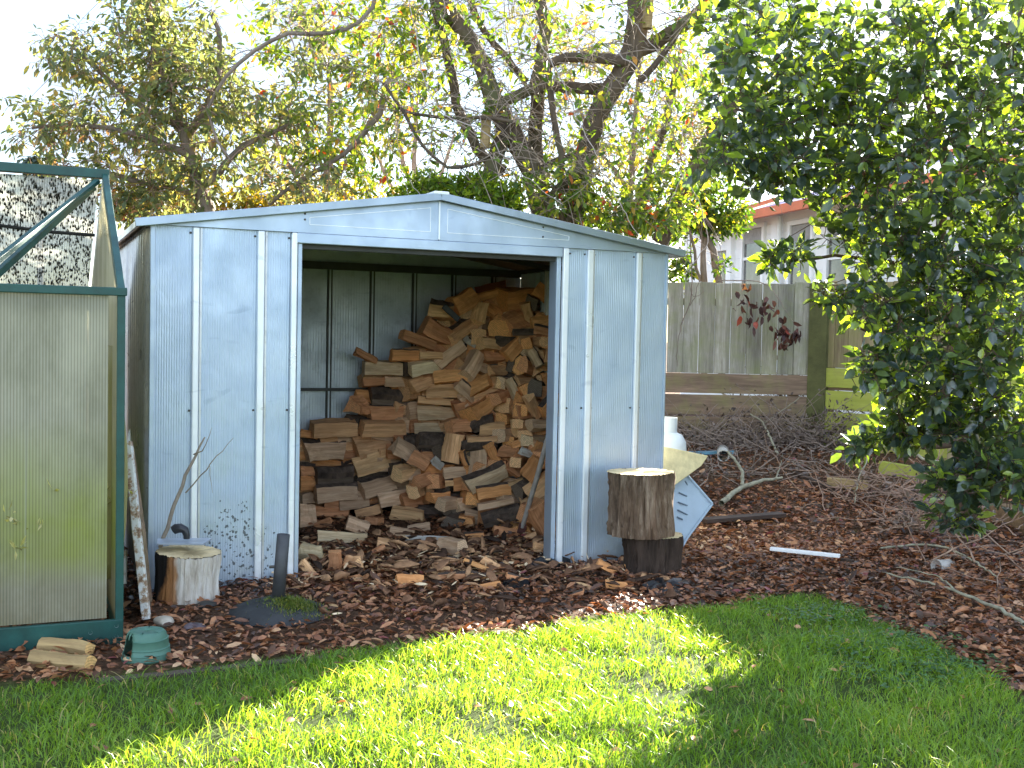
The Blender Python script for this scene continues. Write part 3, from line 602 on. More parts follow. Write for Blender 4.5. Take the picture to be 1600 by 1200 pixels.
GL = [(480,807,26,34,0,20,4),(519,801,56,17,0,0,5),(576,801,42,18,14,0,1),(636,806,54,20,-6,0,1),(558,824,36,22,-20,10,4),(585,816,22,14,0,20,5),(535,842,78,17,-3,5,0),(486,865,36,24,-5,0,0),(526,858,60,9,0,0,0),(522,880,34,25,88,0,5),(551,881,24,22,10,40,1),(486,897,48,12,-50,0,1),(667,846,70,11,0,0,7),(604,852,32,14,-15,10,1),(640,908,42,20,-5,20,2),(766,884,28,14,-30,0,1),(708,856,36,26,5,50,4),(845,858,26,17,-20,20,1),(610,888,42,8,0,0,1),(687,893,28,13,0,20,1),(707,903,46,13,5,0,5),(760,892,80,9,-20,0,2),(752,902,54,10,-12,0,2),(751,918,66,8,10,0,2),(628,832,40,14,-8,10,4),(740,838,34,10,6,0,2),(505,820,30,12,25,10,5),(655,826,36,12,12,0,4),(590,862,28,10,30,0,5),(790,832,40,12,-10,10,5),(825,842,30,10,25,0,1),(700,876,30,9,-8,0,1),(560,905,30,10,15,0,5),(955,893,52,13,-28,0,2),(962,917,34,12,-6,0,2),(990,889,28,13,8,10,2),(810,905,40,10,-12,0,5),(900,930,26,8,20,0,5)]
ZONE = [('the left stack', lambda x, y, g_: not g_ and x < 645), ('the pile middle', lambda x, y, g_: not g_ and x < 735 and y > 600), ('the pile foot', lambda x, y, g_: not g_ and y > 735),
        ('the pile top', lambda x, y, g_: not g_ and y < 560), ('the right half of the pile', lambda x, y, g_: not g_)]
made = []
def put_log(e, ground_, rg, extra=0., zb=None):
    cx, cy, lp, hp, tilt, yaw, tone = e
    if ground_:
        # stand on the ground at the bottom edge
        c = gp(cx, cy+hp*.42); Y = c[1]; k = (Y/F_PX); P = c+np.array([0, 0, hp*.42*k+.010]); 
    else:
        ys = ysurf(cx, cy)+extra; q = splane(cx, cy, ys); P = S(*q); Y = P[1]; k = Y/F_PX
    yw = math.radians(yaw)*rg.choice([1, 1, -1]) if yaw < 60 else math.radians(yaw+rg.uniform(-20, 20))
    if yaw >= 60: L_ = rg.uniform(.24, .3); W_ = lp*k; H_ = hp*k; P = P+np.array([0, L_*.45, 0])
    else:
        L_ = lp*k/max(.5, math.cos(yw))*(.96 if yaw < 30 else .9); H_ = hp*k; W_ = H_*rg.uniform(.9, 1.3) if not ground_ or hp > 15 else max(H_*1.6, .05); 
        if not ground_: P = P+np.array([0, W_*.4, 0])
    me = log_mesh(L_, W_, H_, rg, bark=(tone == 3), kind=(0 if yaw >= 60 and hp/lp < 1.3 else (2 if tone == 3 else None)))
    o = link(bpy.data.objects.new('firewood_log', me)); tl = math.radians(tilt)
    base = 0 if ground_ else (ANG if cx < 660 else ANG*.4)
    Rm = Matrix.Rotation(base, 4, 'Z') @ Matrix.Rotation(-tl, 4, 'Y') @ Matrix.Rotation(yw, 4, 'Z') @ Matrix.Rotation(rg.uniform(-.25, .25) if yaw < 60 else math.radians(rg.uniform(-8, 8)), 4, 'X')
    if tone == 3 and yaw < 60: Rm = Rm @ Matrix.Rotation(rg.uniform(.5, 1.2), 4, 'X')
    o.matrix_world = Matrix.Translation(P) @ Rm; c = np.array(TONES[tone][0]); c = np.clip(c*rg.uniform(.85, 1.12), 0, 1); o.color = (*c, 1)
    return o
rl = np.random.default_rng(5)
for grp, gr in ((LG, False), (GL, True)):
    for e in grp:
        o = put_log(e, gr, rl); cx, cy, lp, hp, tilt, yaw, tone = e
        if gr:
            z_ = 'the shed doorway litter' if cy < 870 else ('the litter outside the shed' if cx < 900 else 'the litter by the stumps')
        else: z_ = next(n for n, f in ZONE if f(cx, cy, gr))
        shp = 'chunk' if yaw >= 60 or lp < 26 else ('splinter' if hp < 11 else 'log')
        pose = 'seen end-on' if yaw >= 60 else ('standing on end' if abs(tilt) > 50 else ('sloping' if abs(tilt) > 14 else 'lying flat'))
        made.append((o, TONES[tone][1], shp, pose, z_, cx, cy))
def label_logs():
    from collections import defaultdict
    d = defaultdict(list)
    for r in made: d[r[1:5]].append(r)
    on = ['topmost', 'second highest', 'third highest', 'fourth highest', 'fifth highest', 'sixth highest', 'seventh highest', 'eighth highest', 'ninth highest']
    for (t, s, p, z), L_ in d.items():
        L_.sort(key=lambda r: r[6])
        for i, r in enumerate(L_):
            lab = f"{t} split {s} {p} in {z}" if len(L_) == 1 else f"{on[i]} {t} split {s} {p} in {z}"
            tag(r[0], lab, 'firewood', 'split firewood in and around the shed')
label_logs()
# buried pieces filling the body of the pile
POLY = [(470,665),(545,655),(560,600),(575,570),(625,560),(640,535),(680,515),(700,470),(745,450),(800,445),(868,450),(868,850),(800,825),(700,815),(640,800),(560,800),(470,800)]
def inpoly(x, y, P):
    c = False; j = len(P)-1
    for i in range(len(P)):
        if (P[i][1] > y) != (P[j][1] > y) and x < (P[j][0]-P[i][0])*(y-P[i][1])/(P[j][1]-P[i][1])+P[i][0]: c = not c
        j = i
    return c
nf = 0
for gy in range(458, 830, 23):
    for gx in range(478, 880, 25):
        x, y = gx+rl.uniform(-6, 6), gy+rl.uniform(-5, 5)
        if not (inpoly(x, y, POLY) and inpoly(x, y-14, POLY)): continue
        yw = rl.choice([0, 10, 30, 70, 80]) if x > 690 else rl.choice([0, 0, 5, 15]); tn = int(rl.choice([5, 5, 2, 1, 3, 4, 1]))
        hp = rl.uniform(20, 27); lp = hp*rl.uniform(.9, 1.2) if yw >= 60 else rl.uniform(38, 56)
        ex = .1
        if ysurf(x, y)+ex > 2.08: ex = 2.08-ysurf(x, y)
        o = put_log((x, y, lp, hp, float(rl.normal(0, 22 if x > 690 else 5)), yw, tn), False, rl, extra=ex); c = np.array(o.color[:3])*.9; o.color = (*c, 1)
        zn = 'low in the left stack' if x < 660 and y > 690 else ('high in the left stack' if x < 660 else ('at the pile top' if y < 560 else ('at the pile foot' if y > 720 else 'deep in the pile middle'))); tag(o, f'{TONES[tn][1]} split log mostly buried behind others {zn}', 'firewood', f'{TONES[tn][1]} firewood buried {zn}'); nf += 1
print('logs', len(made), 'filler', nf)

# ================================================================ PROPS
def rotm(a, b): return Vector(b)-Vector(a)
def fissured(name, a, b, c, scale=11):
    m, nt, o = newmat(name); g = N(nt); v = g.coord('Object', (1, 1, .16)); f = g.noise(v, scale*1.6, 9, .75, .3); f2 = g.noise(g.coord('Object', (1, 1, .5)), 4, 4)
    cl = g.ramp(f, [(.34, a), (.5, b), (.66, c)]); cl = g.mix(g.ramp(f2, [(.35, .0), (.7, .6)]), cl, g.mix(.5, cl, (.30, .16, .09)))
    g.bsdf(o, cl, .85, 0, .2, g.bump(f, 1., .02)); return m
bark_dark = fissured('stump_bark', (.03, .02, .014), (.16, .11, .075), (.42, .33, .25))
def charred_stump():
    m, nt, o = newmat('peeled_stump'); g = N(nt); v = g.coord('Object', (1, 1, .12)); f = g.noise(v, 22, 9, .75, .3); sp2 = g.n('SeparateXYZ'); g.l(g.coord('Object'), sp2.inputs[0])
    cl = g.ramp(f, [(.3, (.22, .16, .12)), (.5, (.55, .48, .40)), (.68, (.80, .76, .70))])
    wob = g.math('MULTIPLY', g.math('SUBTRACT', g.noise(g.coord('Object'), 7, 4), .5), .09); x = g.math('ADD', sp2.outputs[0], wob); x = g.math('SUBTRACT', x, g.math('MULTIPLY', g.math('SUBTRACT', .12, sp2.outputs[2]), .0))
    og = g.ramp(g.math('ADD', g.math('MULTIPLY', x, 3.), .5), [(.36, 1), (.46, .9), (.52, 0)]); cl = g.mix(og, cl, g.ramp(f, [(.3, (.16, .06, .02)), (.7, (.46, .22, .08))]))
    x2 = g.math('ADD', x, g.math('MULTIPLY', sp2.outputs[2], -.28)); bk = g.ramp(g.math('ADD', g.math('MULTIPLY', x2, 3.), .5), [(.14, 1), (.20, 0)]); cl = g.mix(bk, cl, (.012, .010, .009))
    g.bsdf(o, cl, .8, 0, .25, g.bump(f, .8, .012)); return m
bark_wet = bark_mat('wet_bark', (.015, .011, .009), (.09, .06, .045), 5, 1.0)
bare_wood = wood_mat('bare_stump_wood', (.66, .60, .50), (.26, .15, .08), axis=2, scale=.7)
pale_end = simple('pale_cut_wood', (.66, .52, .30), .8, 0, .3, 9, .5, .004, stretch=(1, 1, 1))
def stump(name, label, c, r, h, matside, mattop, seedd, tilt=(0, 0), dark=None, amp=.06, rz=0, fis=.0):
    rg = np.random.default_rng(seedd); n = 150; ph = rg.uniform(0, 6, 6)
    t = thing(name, label, 'tree stump', tuple(c), rz)
    prof = lambda a, z: 1+amp*(math.sin(2*a+ph[0])+.6*math.sin(3*a+ph[1])+.4*math.sin(5*a+ph[2]))*.8+.018*math.sin(13*a+ph[3]+z*3)+.014*math.sin(29*a+ph[4])+.010*math.sin(47*a+ph[5]+z*8)
    mb = MB(); R = Matrix.Rotation(tilt[0], 3, 'X') @ Matrix.Rotation(tilt[1], 3, 'Y'); nz = 13
    vs = []
    for i in range(nz):
        z = h*i/(nz-1)
        for k in range(n):
            a = 2*PI*k/n; rr = r*prof(a, z)*(1+.03*math.cos(z/h*PI*2))*(1 if 0 < i < nz-1 else .985)
            rr *= 1-fis*abs(float(vnoise(a*9+.6*math.sin(z*9), z*2.2+seedd, 1.6, 7))-.5)**.6*1.4*(1 if a < 5.9 else (6.283-a)/.383); vs.append(R @ Vector((rr*math.cos(a), rr*math.sin(a), z+ (0 if i < nz-1 else rg.normal(0, .002)))))
    fs = [(i*n+k, i*n+(k+1) % n, (i+1)*n+(k+1) % n, (i+1)*n+k) for i in range(nz-1) for k in range(n)]
    mi = []
    for i in range(nz-1):
        for k in range(n):
            a = 360*(k+.5)/n; mi.append(1 if dark and dark[0] < a+ (i-4)*dark[2] < dark[1] else 0)
    mb.v = [tuple(v) for v in vs]; mb.f = fs; mb.m = mi; mb.build('trunk_section', [matside, bark_wet], t, smooth=True)
    tp = MB(); cs = [R @ Vector((r*q*prof(2*PI*k/n, h)*math.cos(2*PI*k/n)*.984, r*q*prof(2*PI*k/n, h)*math.sin(2*PI*k/n)*.984, h+.002+rg.normal(0, .0015))) for q in (1, .66, .33) for k in range(n)]
    cs.append(R @ Vector((0, 0, h+.002))); ff = [(i*n+k, i*n+(k+1) % n, (i+1)*n+(k+1) % n, (i+1)*n+k) for i in range(2) for k in range(n)]+[(2*n+k, 2*n+(k+1) % n, 3*n) for k in range(n)]
    tp.add(cs, ff); tp.build('cut_face', mattop, t)
    return t
# right pair of stumps
b = gp(1018, 886); b = np.array([at(1018, 886, 6.42)[0], 6.42, 0.])
stump('tree_stump', 'dark wet round of trunk standing on the leaf litter under another stump', b-[0, 0, .04], .172, .25, bark_wet, pale_end, 3, dark=None, amp=.05, fis=.16)
b2 = np.array([at(1001, 830, 6.40)[0], 6.40, .212])
stump('tree_stump', 'tall bark-covered chopping block with sunlit top, balanced on a darker stump', b2, .186, .36, bark_dark, pale_end, 8, tilt=(0, -.02), amp=.05, fis=.16)
# left stump leaning on shed
c = np.array([at(291, 930, 5.42)[0], 5.42, -.005])
stump('tree_stump', 'short stump with peeled white and rust streaked side in front of left shed wall', c, .150, .258, charred_stump(), pale_end, 12, tilt=(.03, .05), amp=.03, fis=.05)
top = at(285, 848, 5.40)
mb = MB(); q = [(-.10, -.07, 0), (.12, -.075, .004), (.13, .05, .010), (-.04, .08, .002), (-.13, .03, .006)]; mb.add([tuple(top+np.array(p)) for p in q]+[tuple(top+np.array(p)+np.array([0, 0, .006])) for p in q], [(4, 3, 2, 1, 0), (5, 6, 7, 8, 9)]+[(i, (i+1) % 5, (i+1) % 5+5, i+5) for i in range(5)])
tag(mb.build('slate_tile', simple('grey_slate', (.40, .43, .48), .35, .2)), 'flat grey slate-like sheet lying on top of the short left stump', 'tile')
pe = at(282, 832, 5.38); mb = MB(); mb.tube([pe+np.array([-.034, 0, .010]), pe+np.array([-.022, 0, .018]), pe+np.array([0, 0, .021]), pe+np.array([.022, 0, .012]), pe+np.array([.030, 0, -.012]), pe+np.array([.030, 0, -.03])], [.022, .024, .023, .020, .016, .015], 12)
t_ = mb.build('pipe_elbow', simple('black_plastic', (.03, .03, .035), .3), smooth=True); tag(t_, 'black pipe elbow sitting on the short left stump', 'pipe fitting')
# umbrella stand
c = gp(434, 958); c[2] = .0; t = thing('parasol_base', 'heavy domed grey concrete parasol base with moss and upright pipe', 'parasol base', tuple(c))
conc = simple('dark_concrete', (.035, .036, .037), .8, 0, .35, 7, .5, .006)
MB().lathe([(0, .0), (.232, 0), (.238, .012), (.225, .03), (.17, .055), (.10, .075), (.05, .085), (0, .085)], 48).build('dome', conc, t, smooth=True)
d = at(443, 835, c[1]); e = c+np.array([.0, 0, .075]); pm = simple('galvanised_pipe', (.07, .07, .075), .6, .3, .3)
a0, a1 = Vector(e-c), Vector(d-c); ax = (a1-a0).normalized()
p = MB().tube([a0, a0+ax*.15, a1], .030, 24, cap=False).build('pole_socket', pm, t, smooth=True); so_ = p.modifiers.new('s', 'SOLIDIFY'); so_.thickness = .003
MB().tube([a0, a0+ax*.02], .042, 20).build('collar', conc, p, smooth=True)
MB().tube([a0+ax*.16-Vector((.028, .01, 0)), a0+ax*.16-Vector((.05, .018, 0))], .007, 8).build('clamp_screw', M['screw'], p, smooth=True)
n = 2600; a = rng.uniform(0, 6.28, n); rr = np.abs(rng.normal(0, .055, n)); P = np.stack([.085+rr*np.cos(a)*1.3, -.06+rr*np.sin(a), 0*a], 1); rad = np.hypot(P[:, 0], P[:, 1]); P[:, 2] = np.interp(rad, [0, .05, .1, .17, .225], [.085, .085, .075, .055, .03]); 
leaves_obj('moss', P, np.stack([rng.normal(0, .6, n), rng.normal(0, .6, n), 1+0*a], 1), norm(rng.normal(size=(n, 3))), rng.uniform(.008, .026, n), rng.uniform(.002, .005, n), rng.random(n), leaf_mat('moss', [(0, (.04, .07, .01)), (.6, (.12, .17, .02)), (1, (.3, .27, .05))], .3), t, True)
# stick by the left stump
def stick(name, label, cat, pts, rad, mat, forks=(), parent=None, group=None):
    B = np.asarray(pts[0]); t = thing(name, label, cat, tuple(B), 0, group); Q, R = smooth_path(pts, rad, .05, .003)
    V, lo, ct = tubes_np([(Q-B, R)], 7); npmesh('stem', V, lo, ct, mat, t, smooth=True)
    for f, r in forks:
        Q, R = smooth_path(f, r, .04, .003); V, lo, ct = tubes_np([(Q-B, R)], 5); npmesh('twig', V, lo, ct, mat, t, smooth=True)
    return t
twm = bark_mat('dry_stick', (.20, .16, .12), (.42, .35, .27), 14, .4); twd = bark_mat('dark_stick', (.15, .11, .09), (.40, .31, .25), 14, .4)
Yk = 5.48
stick('stick', 'forked bare stick leaning up against the left shed wall behind stump', 'stick', pth(Yk, (250, 856, -.02), (268, 800), (290, 745, .05), (308, 705, .08), (320, 683, .1)), [.011, .010, .009, .006, .004], twm,
      [(pth(Yk, (290, 770, .05), (308, 748, .02), (328, 728, 0), (345, 703, 0), (365, 684, 0)), [.004, .003, .0025, .001]), (pth(Yk, (303, 710, .07), (312, 708), (322, 695), (331, 668)), [.004, .003, .001]), (pth(Yk, (328, 728, 0), (330, 748, 0), (332, 770, .02)), [.0018, .001])])
# green broken pot
c = gp(229, 1030); t = thing('plant_pot', 'upturned green plastic plant pot with a broken jagged side', 'plant pot', tuple(c), .3)
gp_m = simple('green_plastic', (.075, .17, .125), .5, 0, .15, 5, .1); mb = MB(); n = 56
prof = [(.096, 0), (.098, .012), (.094, .014), (.092, .03), (.094, .032), (.092, .034), (.089, .05), (.091, .053), (.087, .056), (.084, .085), (.086, .088), (.080, .091), (.075, .108), (.066, .118), (.045, .119), (0, .116)]
hole = lambda k, i: (2.7 < ((2*PI*k/n) % (2*PI)) < 3.95 and i in range(2+int(2*math.sin(k*2.3)+1), 13-(k*7) % 3)) or (i == 13 and k % 9 == 3)
vs = [(r*math.cos(2*PI*k/n)*(1+.02*math.sin(3*2*PI*k/n)), r*math.sin(2*PI*k/n), z) for r, z in prof for k in range(n)]
fs = [(i*n+k, i*n+(k+1) % n, (i+1)*n+(k+1) % n, (i+1)*n+k) for i in range(len(prof)-1) for k in range(n) if not hole(k, i)]
mb.add(vs, fs); o = mb.build('shell', gp_m, t, smooth=True); so_ = o.modifiers.new('s', 'SOLIDIFY'); so_.thickness = .0025
# stones / shells
def stone(name, label, px, py, r, sq, mat, seedd, cat='stone'):
    rg = np.random.default_rng(seedd); c = gp(px, py); mb = MB(); ph = rg.uniform(0, 6, 3)
    mb.lathe([(r*math.sin(t)*1, r*sq*(1-math.cos(t))) for t in np.linspace(0, PI, 9)], 18, tuple(c-[0, 0, .006]), wob=lambda a, z: 1+.14*math.sin(2*a+ph[0])+.08*math.sin(3*a+ph[1])+.05*math.sin(5*a+ph[2]+z*60))
    return tag(mb.build(name, mat, smooth=True), label, cat)
stone('stone', 'pale cream shell-like stone beside the rusty white panel foot', 256, 977, .048, .5, simple('cream_stone', (.42, .36, .28), .5, 0, .3, 14), 1)
stone('stone', 'purplish slate-coloured stone between the green pot and parasol base', 303, 984, .042, .45, simple('purple_stone', (.12, .09, .10), .4, 0, .3, 14), 2)
stone('stone', 'small dark stone on litter below the short left stump', 322, 950, .045, .45, simple('dark_stone', (.04, .035, .03), .6, 0, .3, 14), 3)
# two cut branches on the ground in front of greenhouse
ylog = wood_mat('lichen_branch', (.62, .42, .18), (.26, .17, .08), axis=0, scale=.6)
for (a, bb, r, lab) in (((52, 1040), (140, 1050), .036, 'lichen-yellow branch offcut nearest the lawn by the greenhouse base'), ((62, 1018), (140, 1026), .030, 'lichen-yellow branch offcut lying behind another against greenhouse base rail')):
    A, B_ = gp(*a), gp(*bb); L_ = float(np.linalg.norm(B_-A)); me = log_mesh(L_, r*2.3, r*2.0, np.random.default_rng(int(r*1000)), True, 2); o = link(bpy.data.objects.new('branch_offcut', me)); o.color = (.95, .62, .26, 1)
    me.materials[2] = ylog; o.matrix_world = Matrix.Translation((A+B_)/2+np.array([0, 0, r*.9])) @ Matrix.Rotation(math.atan2(B_[1]-A[1], B_[0]-A[0]), 4, 'Z') @ Matrix.Rotation(.6, 4, 'X'); tag(o, lab, 'log')
# timber edging strip along the left end of the lawn
pts = [gp(150, 1066), gp(290, 1052), gp(400, 1040), gp(500, 1030), gp(590, 1020)]
mb = MB(); 
for a, bb in zip(pts[:-1], pts[1:]): mb.bar(a+[0, 0, -.014], bb+[0, 0, -.014], .05, .045)
tag(mb.build('lawn_edging', M['edge']), 'low grey weathered edging strip between lawn and leaf litter', 'edging')
# white rusty panels between greenhouse and shed
rust, nt_, o_ = newmat('rusty_white'); g = N(nt_); v = g.coord('Object'); fz = g.noise(v, 16, 8, .75)
g.bsdf(o_, g.ramp(fz, [(.36, (.12, .045, .02)), (.46, (.40, .28, .18)), (.5, (.62, .61, .57)), (.7, (.74, .74, .71))]), .5, 0, .4, g.bump(fz, .3, .004))
cream = simple('cream_panel', (.50, .48, .38), .5, 0, .15, 4)
def slab(name, label, cat, quad, th, mat, bev=.0, parts=None):
    """panel from 4 world points (bl, br, tr, tl) with thickness along its normal"""
    q = [Vector(p) for p in quad]; n_ = (q[1]-q[0]).cross(q[3]-q[0]).normalized()*th; mb = MB(); mb.add(q+[p+n_ for p in q], [(0, 1, 2, 3), (7, 6, 5, 4), (0, 4, 5, 1), (1, 5, 6, 2), (2, 6, 7, 3), (3, 7, 4, 0)])
    o = mb.build(name, mat, bevel=bev); 
    if label: tag(o, label, cat)
    return o
# tall panel leaning: edge-on, its front edge faces us
ed = pth(4.98, (229, 968, 0), (214, 830, .06), (200, 690, .12))
t = thing('metal_door_panel', 'rust-speckled white metal door panel leaning between greenhouse and shed', 'panel', tuple(ed[0]))
B = ed[0]; bk = np.array([-.20, .62, 0]); 
mb = MB(); 
for a, bb in zip(ed[:-1], ed[1:]): mb.bar(a-B, bb-B, .036, .03, (0, 1, 0))
mb.build('front_edge', rust, t, bevel=.004)
mb = MB(); mb.add([(ed[0]-B)+[0, .01, 0], (ed[0]-B)+bk, (ed[2]-B)+bk, (ed[2]-B)+[0, .01, 0], (ed[1]-B)+[-.02, .01, 0], (ed[1]-B)+bk], [(0, 1, 5, 4), (4, 5, 2, 3)]); so_ = mb.build('sheet', cream, t); sm = so_.modifiers.new('s', 'SOLIDIFY'); sm.thickness = .008
ed2 = pth(5.25, (234, 950, 0), (222, 830, .04), (204, 700, .06)); mb = MB()
for a, bb in zip(ed2[:-1], ed2[1:]): mb.bar(a, bb, .02, .04, (0, 1, 0))
tag(mb.build('timber_batten', M['fence_brown']), 'thin grey-brown batten leaning right behind the rusty white panel', 'batten')
# curved cream plastic sheet beside greenhouse post
sheetm, nt_, o_ = newmat('yellowed_plastic'); g = N(nt_); p_ = g.bsdf(None, (.55, .50, .24), .4); tr = g.n('BsdfTranslucent'); tr.inputs[0].default_value = (.6, .55, .25, 1); ms = g.n('MixShader'); ms.inputs[0].default_value = .5; g.l(p_.outputs[0], ms.inputs[1]); g.l(tr.outputs[0], ms.inputs[2]); g.l(ms.outputs[0], o_.inputs[0])
yy = 4.95; prof = [(183, 905), (190, 880), (197, 820), (200, 760), (199, 700), (194, 640), (189, 590), (184, 540)]; mb = MB(); vs = []
for (px, py) in prof:
    a = at(px, py, yy); vs += [a, a+np.array([-.16, .03, 0])]
mb.add(vs, [(2*i, 2*i+1, 2*i+3, 2*i+2) for i in range(len(prof)-1)]); o = mb.build('plastic_sheet', sheetm, smooth=True); sm = o.modifiers.new('s', 'SOLIDIFY'); sm.thickness = .004
tag(o, 'bowed yellowed plastic sheet standing behind the greenhouse corner post', 'plastic sheet')
MB()
mb = MB(); mb.bar(at(192, 912, 5.1), at(193, 860, 5.12), .03, .02, (0, 1, 0)); tag(mb.build('timber_stake', rust), 'short pale stake standing between yellow plastic sheet and white panel', 'stake')

# ---- greenhouse (same orientation as shed, standing in front of it)
def greenhouse():
    GP = gp(186, 1004); GP[2] = 0; a_ = ANG; t = thing('greenhouse', 'small green-framed polycarbonate greenhouse with open roof pane and speckled panels', 'greenhouse', tuple(GP), a_)
    ex = np.array([math.cos(a_), math.sin(a_), 0]); ey = np.array([-math.sin(a_), math.cos(a_), 0])
    W2, HE, HR, LX = 1.04, 1.475, 2.085, 2.6; bz = .105     # half depth, eave, ridge, length to the left (-x)
    fm = M['green_paint']
    # panel materials
    def poly(name, c1, c2, tr, spk=False, clear=.12):
        m, nt, o = newmat(name); g = N(nt); v = g.coord('Object')
        w_ = g.n('TexWave'); w_.wave_type = 'BANDS'; w_.bands_direction = 'X'; w_.inputs['Scale'].default_value = 26; g.l(v, w_.inputs['Vector'])
        sep = g.n('SeparateXYZ'); g.l(v, sep.inputs[0])
        c = g.ramp(g.noise(g.coord('Object', (1, 1, .5)), 3.5, 6, .65), [(.3, c1), (.7, c2)])
        if not spk:
            low = g.math('MULTIPLY', g.ramp(sep.outputs[2], [(.10, 1), (.55, 0)]), g.ramp(g.noise(v, 5, 6, .7), [(.25, .3), (.6, 1)])); c = g.mix(g.math('MULTIPLY', low, .6), c, (.40, .33, .17))
            band = g.ramp(sep.outputs[2], [(.25, 0), (.38, 1), (.52, 1), (.95, 0)]); lawn_glow = g.math('MULTIPLY', band, g.ramp(g.noise(g.coord('Object', (1, 1, .8)), 2.2, 6, .6), [(.28, .25), (.6, .85)])); c = g.mix(lawn_glow, c, (.56, .62, .12)); alg2 = g.ramp(g.noise(g.coord('Object', (1, 1, .35)), 3, 7, .7), [(.46, 0), (.7, .5)]); c = g.mix(alg2, c, (.22, .22, .12))  # green glow of the lawn behind is painted into the pane colour
            drip = g.ramp(g.noise(g.coord('Object', (26, 1, .25)), 1, 4, .5), [(.66, 0), (.72, .6)]); c = g.mix(drip, c, (.75, .75, .68))
        c = g.mix(g.ramp(w_.outputs['Fac'], [(.2, .35), (.6, 0)]), c, (.10, .10, .07))
        p = g.bsdf(None, c, .25, 0, .5); tl = g.n('BsdfTranslucent'); g.l(c, tl.inputs[0]); ms = g.n('MixShader'); ms.inputs[0].default_value = tr; g.l(p.outputs[0], ms.inputs[1]); g.l(tl.outputs[0], ms.inputs[2])
        tp = g.n('BsdfTransparent'); tp.inputs[0].default_value = (.85, .85, .75, 1); m2 = g.n('MixShader'); m2.inputs[0].default_value = clear; g.l(ms.outputs[0], m2.inputs[1]); g.l(tp.outputs[0], m2.inputs[2]); last = m2
        if spk:   # moss and dirt specks on the far roof pane, run down the flutes
            vo = g.n('TexVoronoi'); vo.inputs['Scale'].default_value = 1; g.l(g.coord('Object', (150, 38, 38)), vo.inputs['Vector']); hs = g.n('SeparateColor'); g.l(vo.outputs['Color'], hs.inputs[0])
            dk = g.math('MULTIPLY', g.math('LESS_THAN', vo.outputs['Distance'], .55), g.math('GREATER_THAN', hs.outputs[0], g.ramp(g.noise(v, 2.2, 4), [(.3, .42), (.7, .78)])))
            q = g.bsdf(None, (.02, .02, .015), .9); m3 = g.n('MixShader'); g.l(dk, m3.inputs[0]); g.l(m2.outputs[0], m3.inputs[1]); g.l(q.outputs[0], m3.inputs[2]); last = m3
        g.l(last.outputs[0], o.inputs[0]); return m
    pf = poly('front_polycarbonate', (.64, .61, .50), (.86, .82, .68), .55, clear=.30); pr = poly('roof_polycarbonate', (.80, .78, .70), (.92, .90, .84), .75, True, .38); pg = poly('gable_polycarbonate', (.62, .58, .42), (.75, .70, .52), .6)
    # glazing
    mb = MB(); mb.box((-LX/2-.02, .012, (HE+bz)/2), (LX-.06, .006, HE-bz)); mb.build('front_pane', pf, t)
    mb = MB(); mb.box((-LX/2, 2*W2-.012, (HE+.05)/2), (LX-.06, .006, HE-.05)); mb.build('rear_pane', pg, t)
    L_ = math.hypot(W2, HR-HE); an = math.atan2(HR-HE, W2)
    mb = MB(); mb.box((-LX/2, W2*1.5, (HE+HR)/2-.01), (LX-.06, L_-.04, .006), Matrix.Rotation(-an, 3, 'X')); mb.build('roof_pane', pr, t)
    for xx, nm in ((-.012, 'a'), (-LX+.012, 'b')):
        mb = MB(); y0, y1 = .03, 2*W2-.03; v = [(xx-.003, y0, .09), (xx-.003, y1, .09), (xx-.003, y1, HE), (xx-.003, W2, HR-.02), (xx-.003, y0, HE)]; v2 = [(xx+.003, b_, c_) for _, b_, c_ in v]
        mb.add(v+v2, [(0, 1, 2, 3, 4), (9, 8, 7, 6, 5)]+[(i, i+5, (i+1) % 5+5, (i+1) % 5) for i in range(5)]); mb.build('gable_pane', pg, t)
    # frame
    def bar(name, a, b_, w_=.035, h_=.035, up=(0, 0, 1), par=t): return MB().bar(a, b_, w_, h_, up).build(name, fm, par, bevel=.003)
    br = bar('base_rail', (-LX, -.004, bz/2-.005), (.012, -.004, bz/2-.005), .026, bz)
    for (px, z) in ((-.012, .075), (-.012, .03), (-.115, .055)):
        MB().lathe([(0, -.004), (.007, -.004), (.008, 0)], 10).build('bolt', M['steel_rib'], br).matrix_local = Matrix.Translation((px, -.018, z)) @ Matrix.Rotation(PI/2, 4, 'X')
    bar('base_rail', (0, 0, bz/2-.005), (0, 2*W2, bz/2-.005), .026, bz); bar('base_rail', (-LX, 2*W2, .06), (0, 2*W2, .06), .026, .12)
    for (xx, yy) in ((0, 0), (0, 2*W2), (-LX, 0), (-LX, 2*W2)): bar('corner_post', (xx, yy, 0), (xx, yy, HE), .032, .03, (0, 1, 0))
    bar('eave_rail', (-LX, -.006, HE+.005), (.022, -.006, HE+.005), .04, .034); bar('eave_rail', (-LX, 2*W2, HE), (.01, 2*W2, HE), .04, .03)
    bar('ridge_bar', (-LX, W2, HR+.012), (.02, W2, HR+.012), .05, .045)
    for xx in (0, -LX, -.63, -1.26, -1.9):
        if xx in (0, -LX): bar('rafter', (xx, 0, HE), (xx, W2, HR), .03, .045)
        bar('rafter', (xx-.0, 2*W2, HE-.01), (xx, W2, HR-.02), .028, .03)
    for k in (.63, 1.26, 1.9): bar('glazing_bar', (-k, 2*W2-.03, .1), (-k, 2*W2-.03, HE), .02, .02, (0, 1, 0))
    # diagonal window stay in the open roof bay
    P1 = np.array(at(138, 284, 0+0)) if False else None
    def loc(P): d_ = P-GP; return (float(d_@ex), float(d_@ey), float(d_[2]))
    bar('window_stay', (-.04, W2-.05, HR-.03), loc(at(-60, 450, 4.45)), .028, .022); bar('window_stay', (-.055, W2-.03, HR-.055), loc(at(-60, 478, 4.50)), .022, .034)
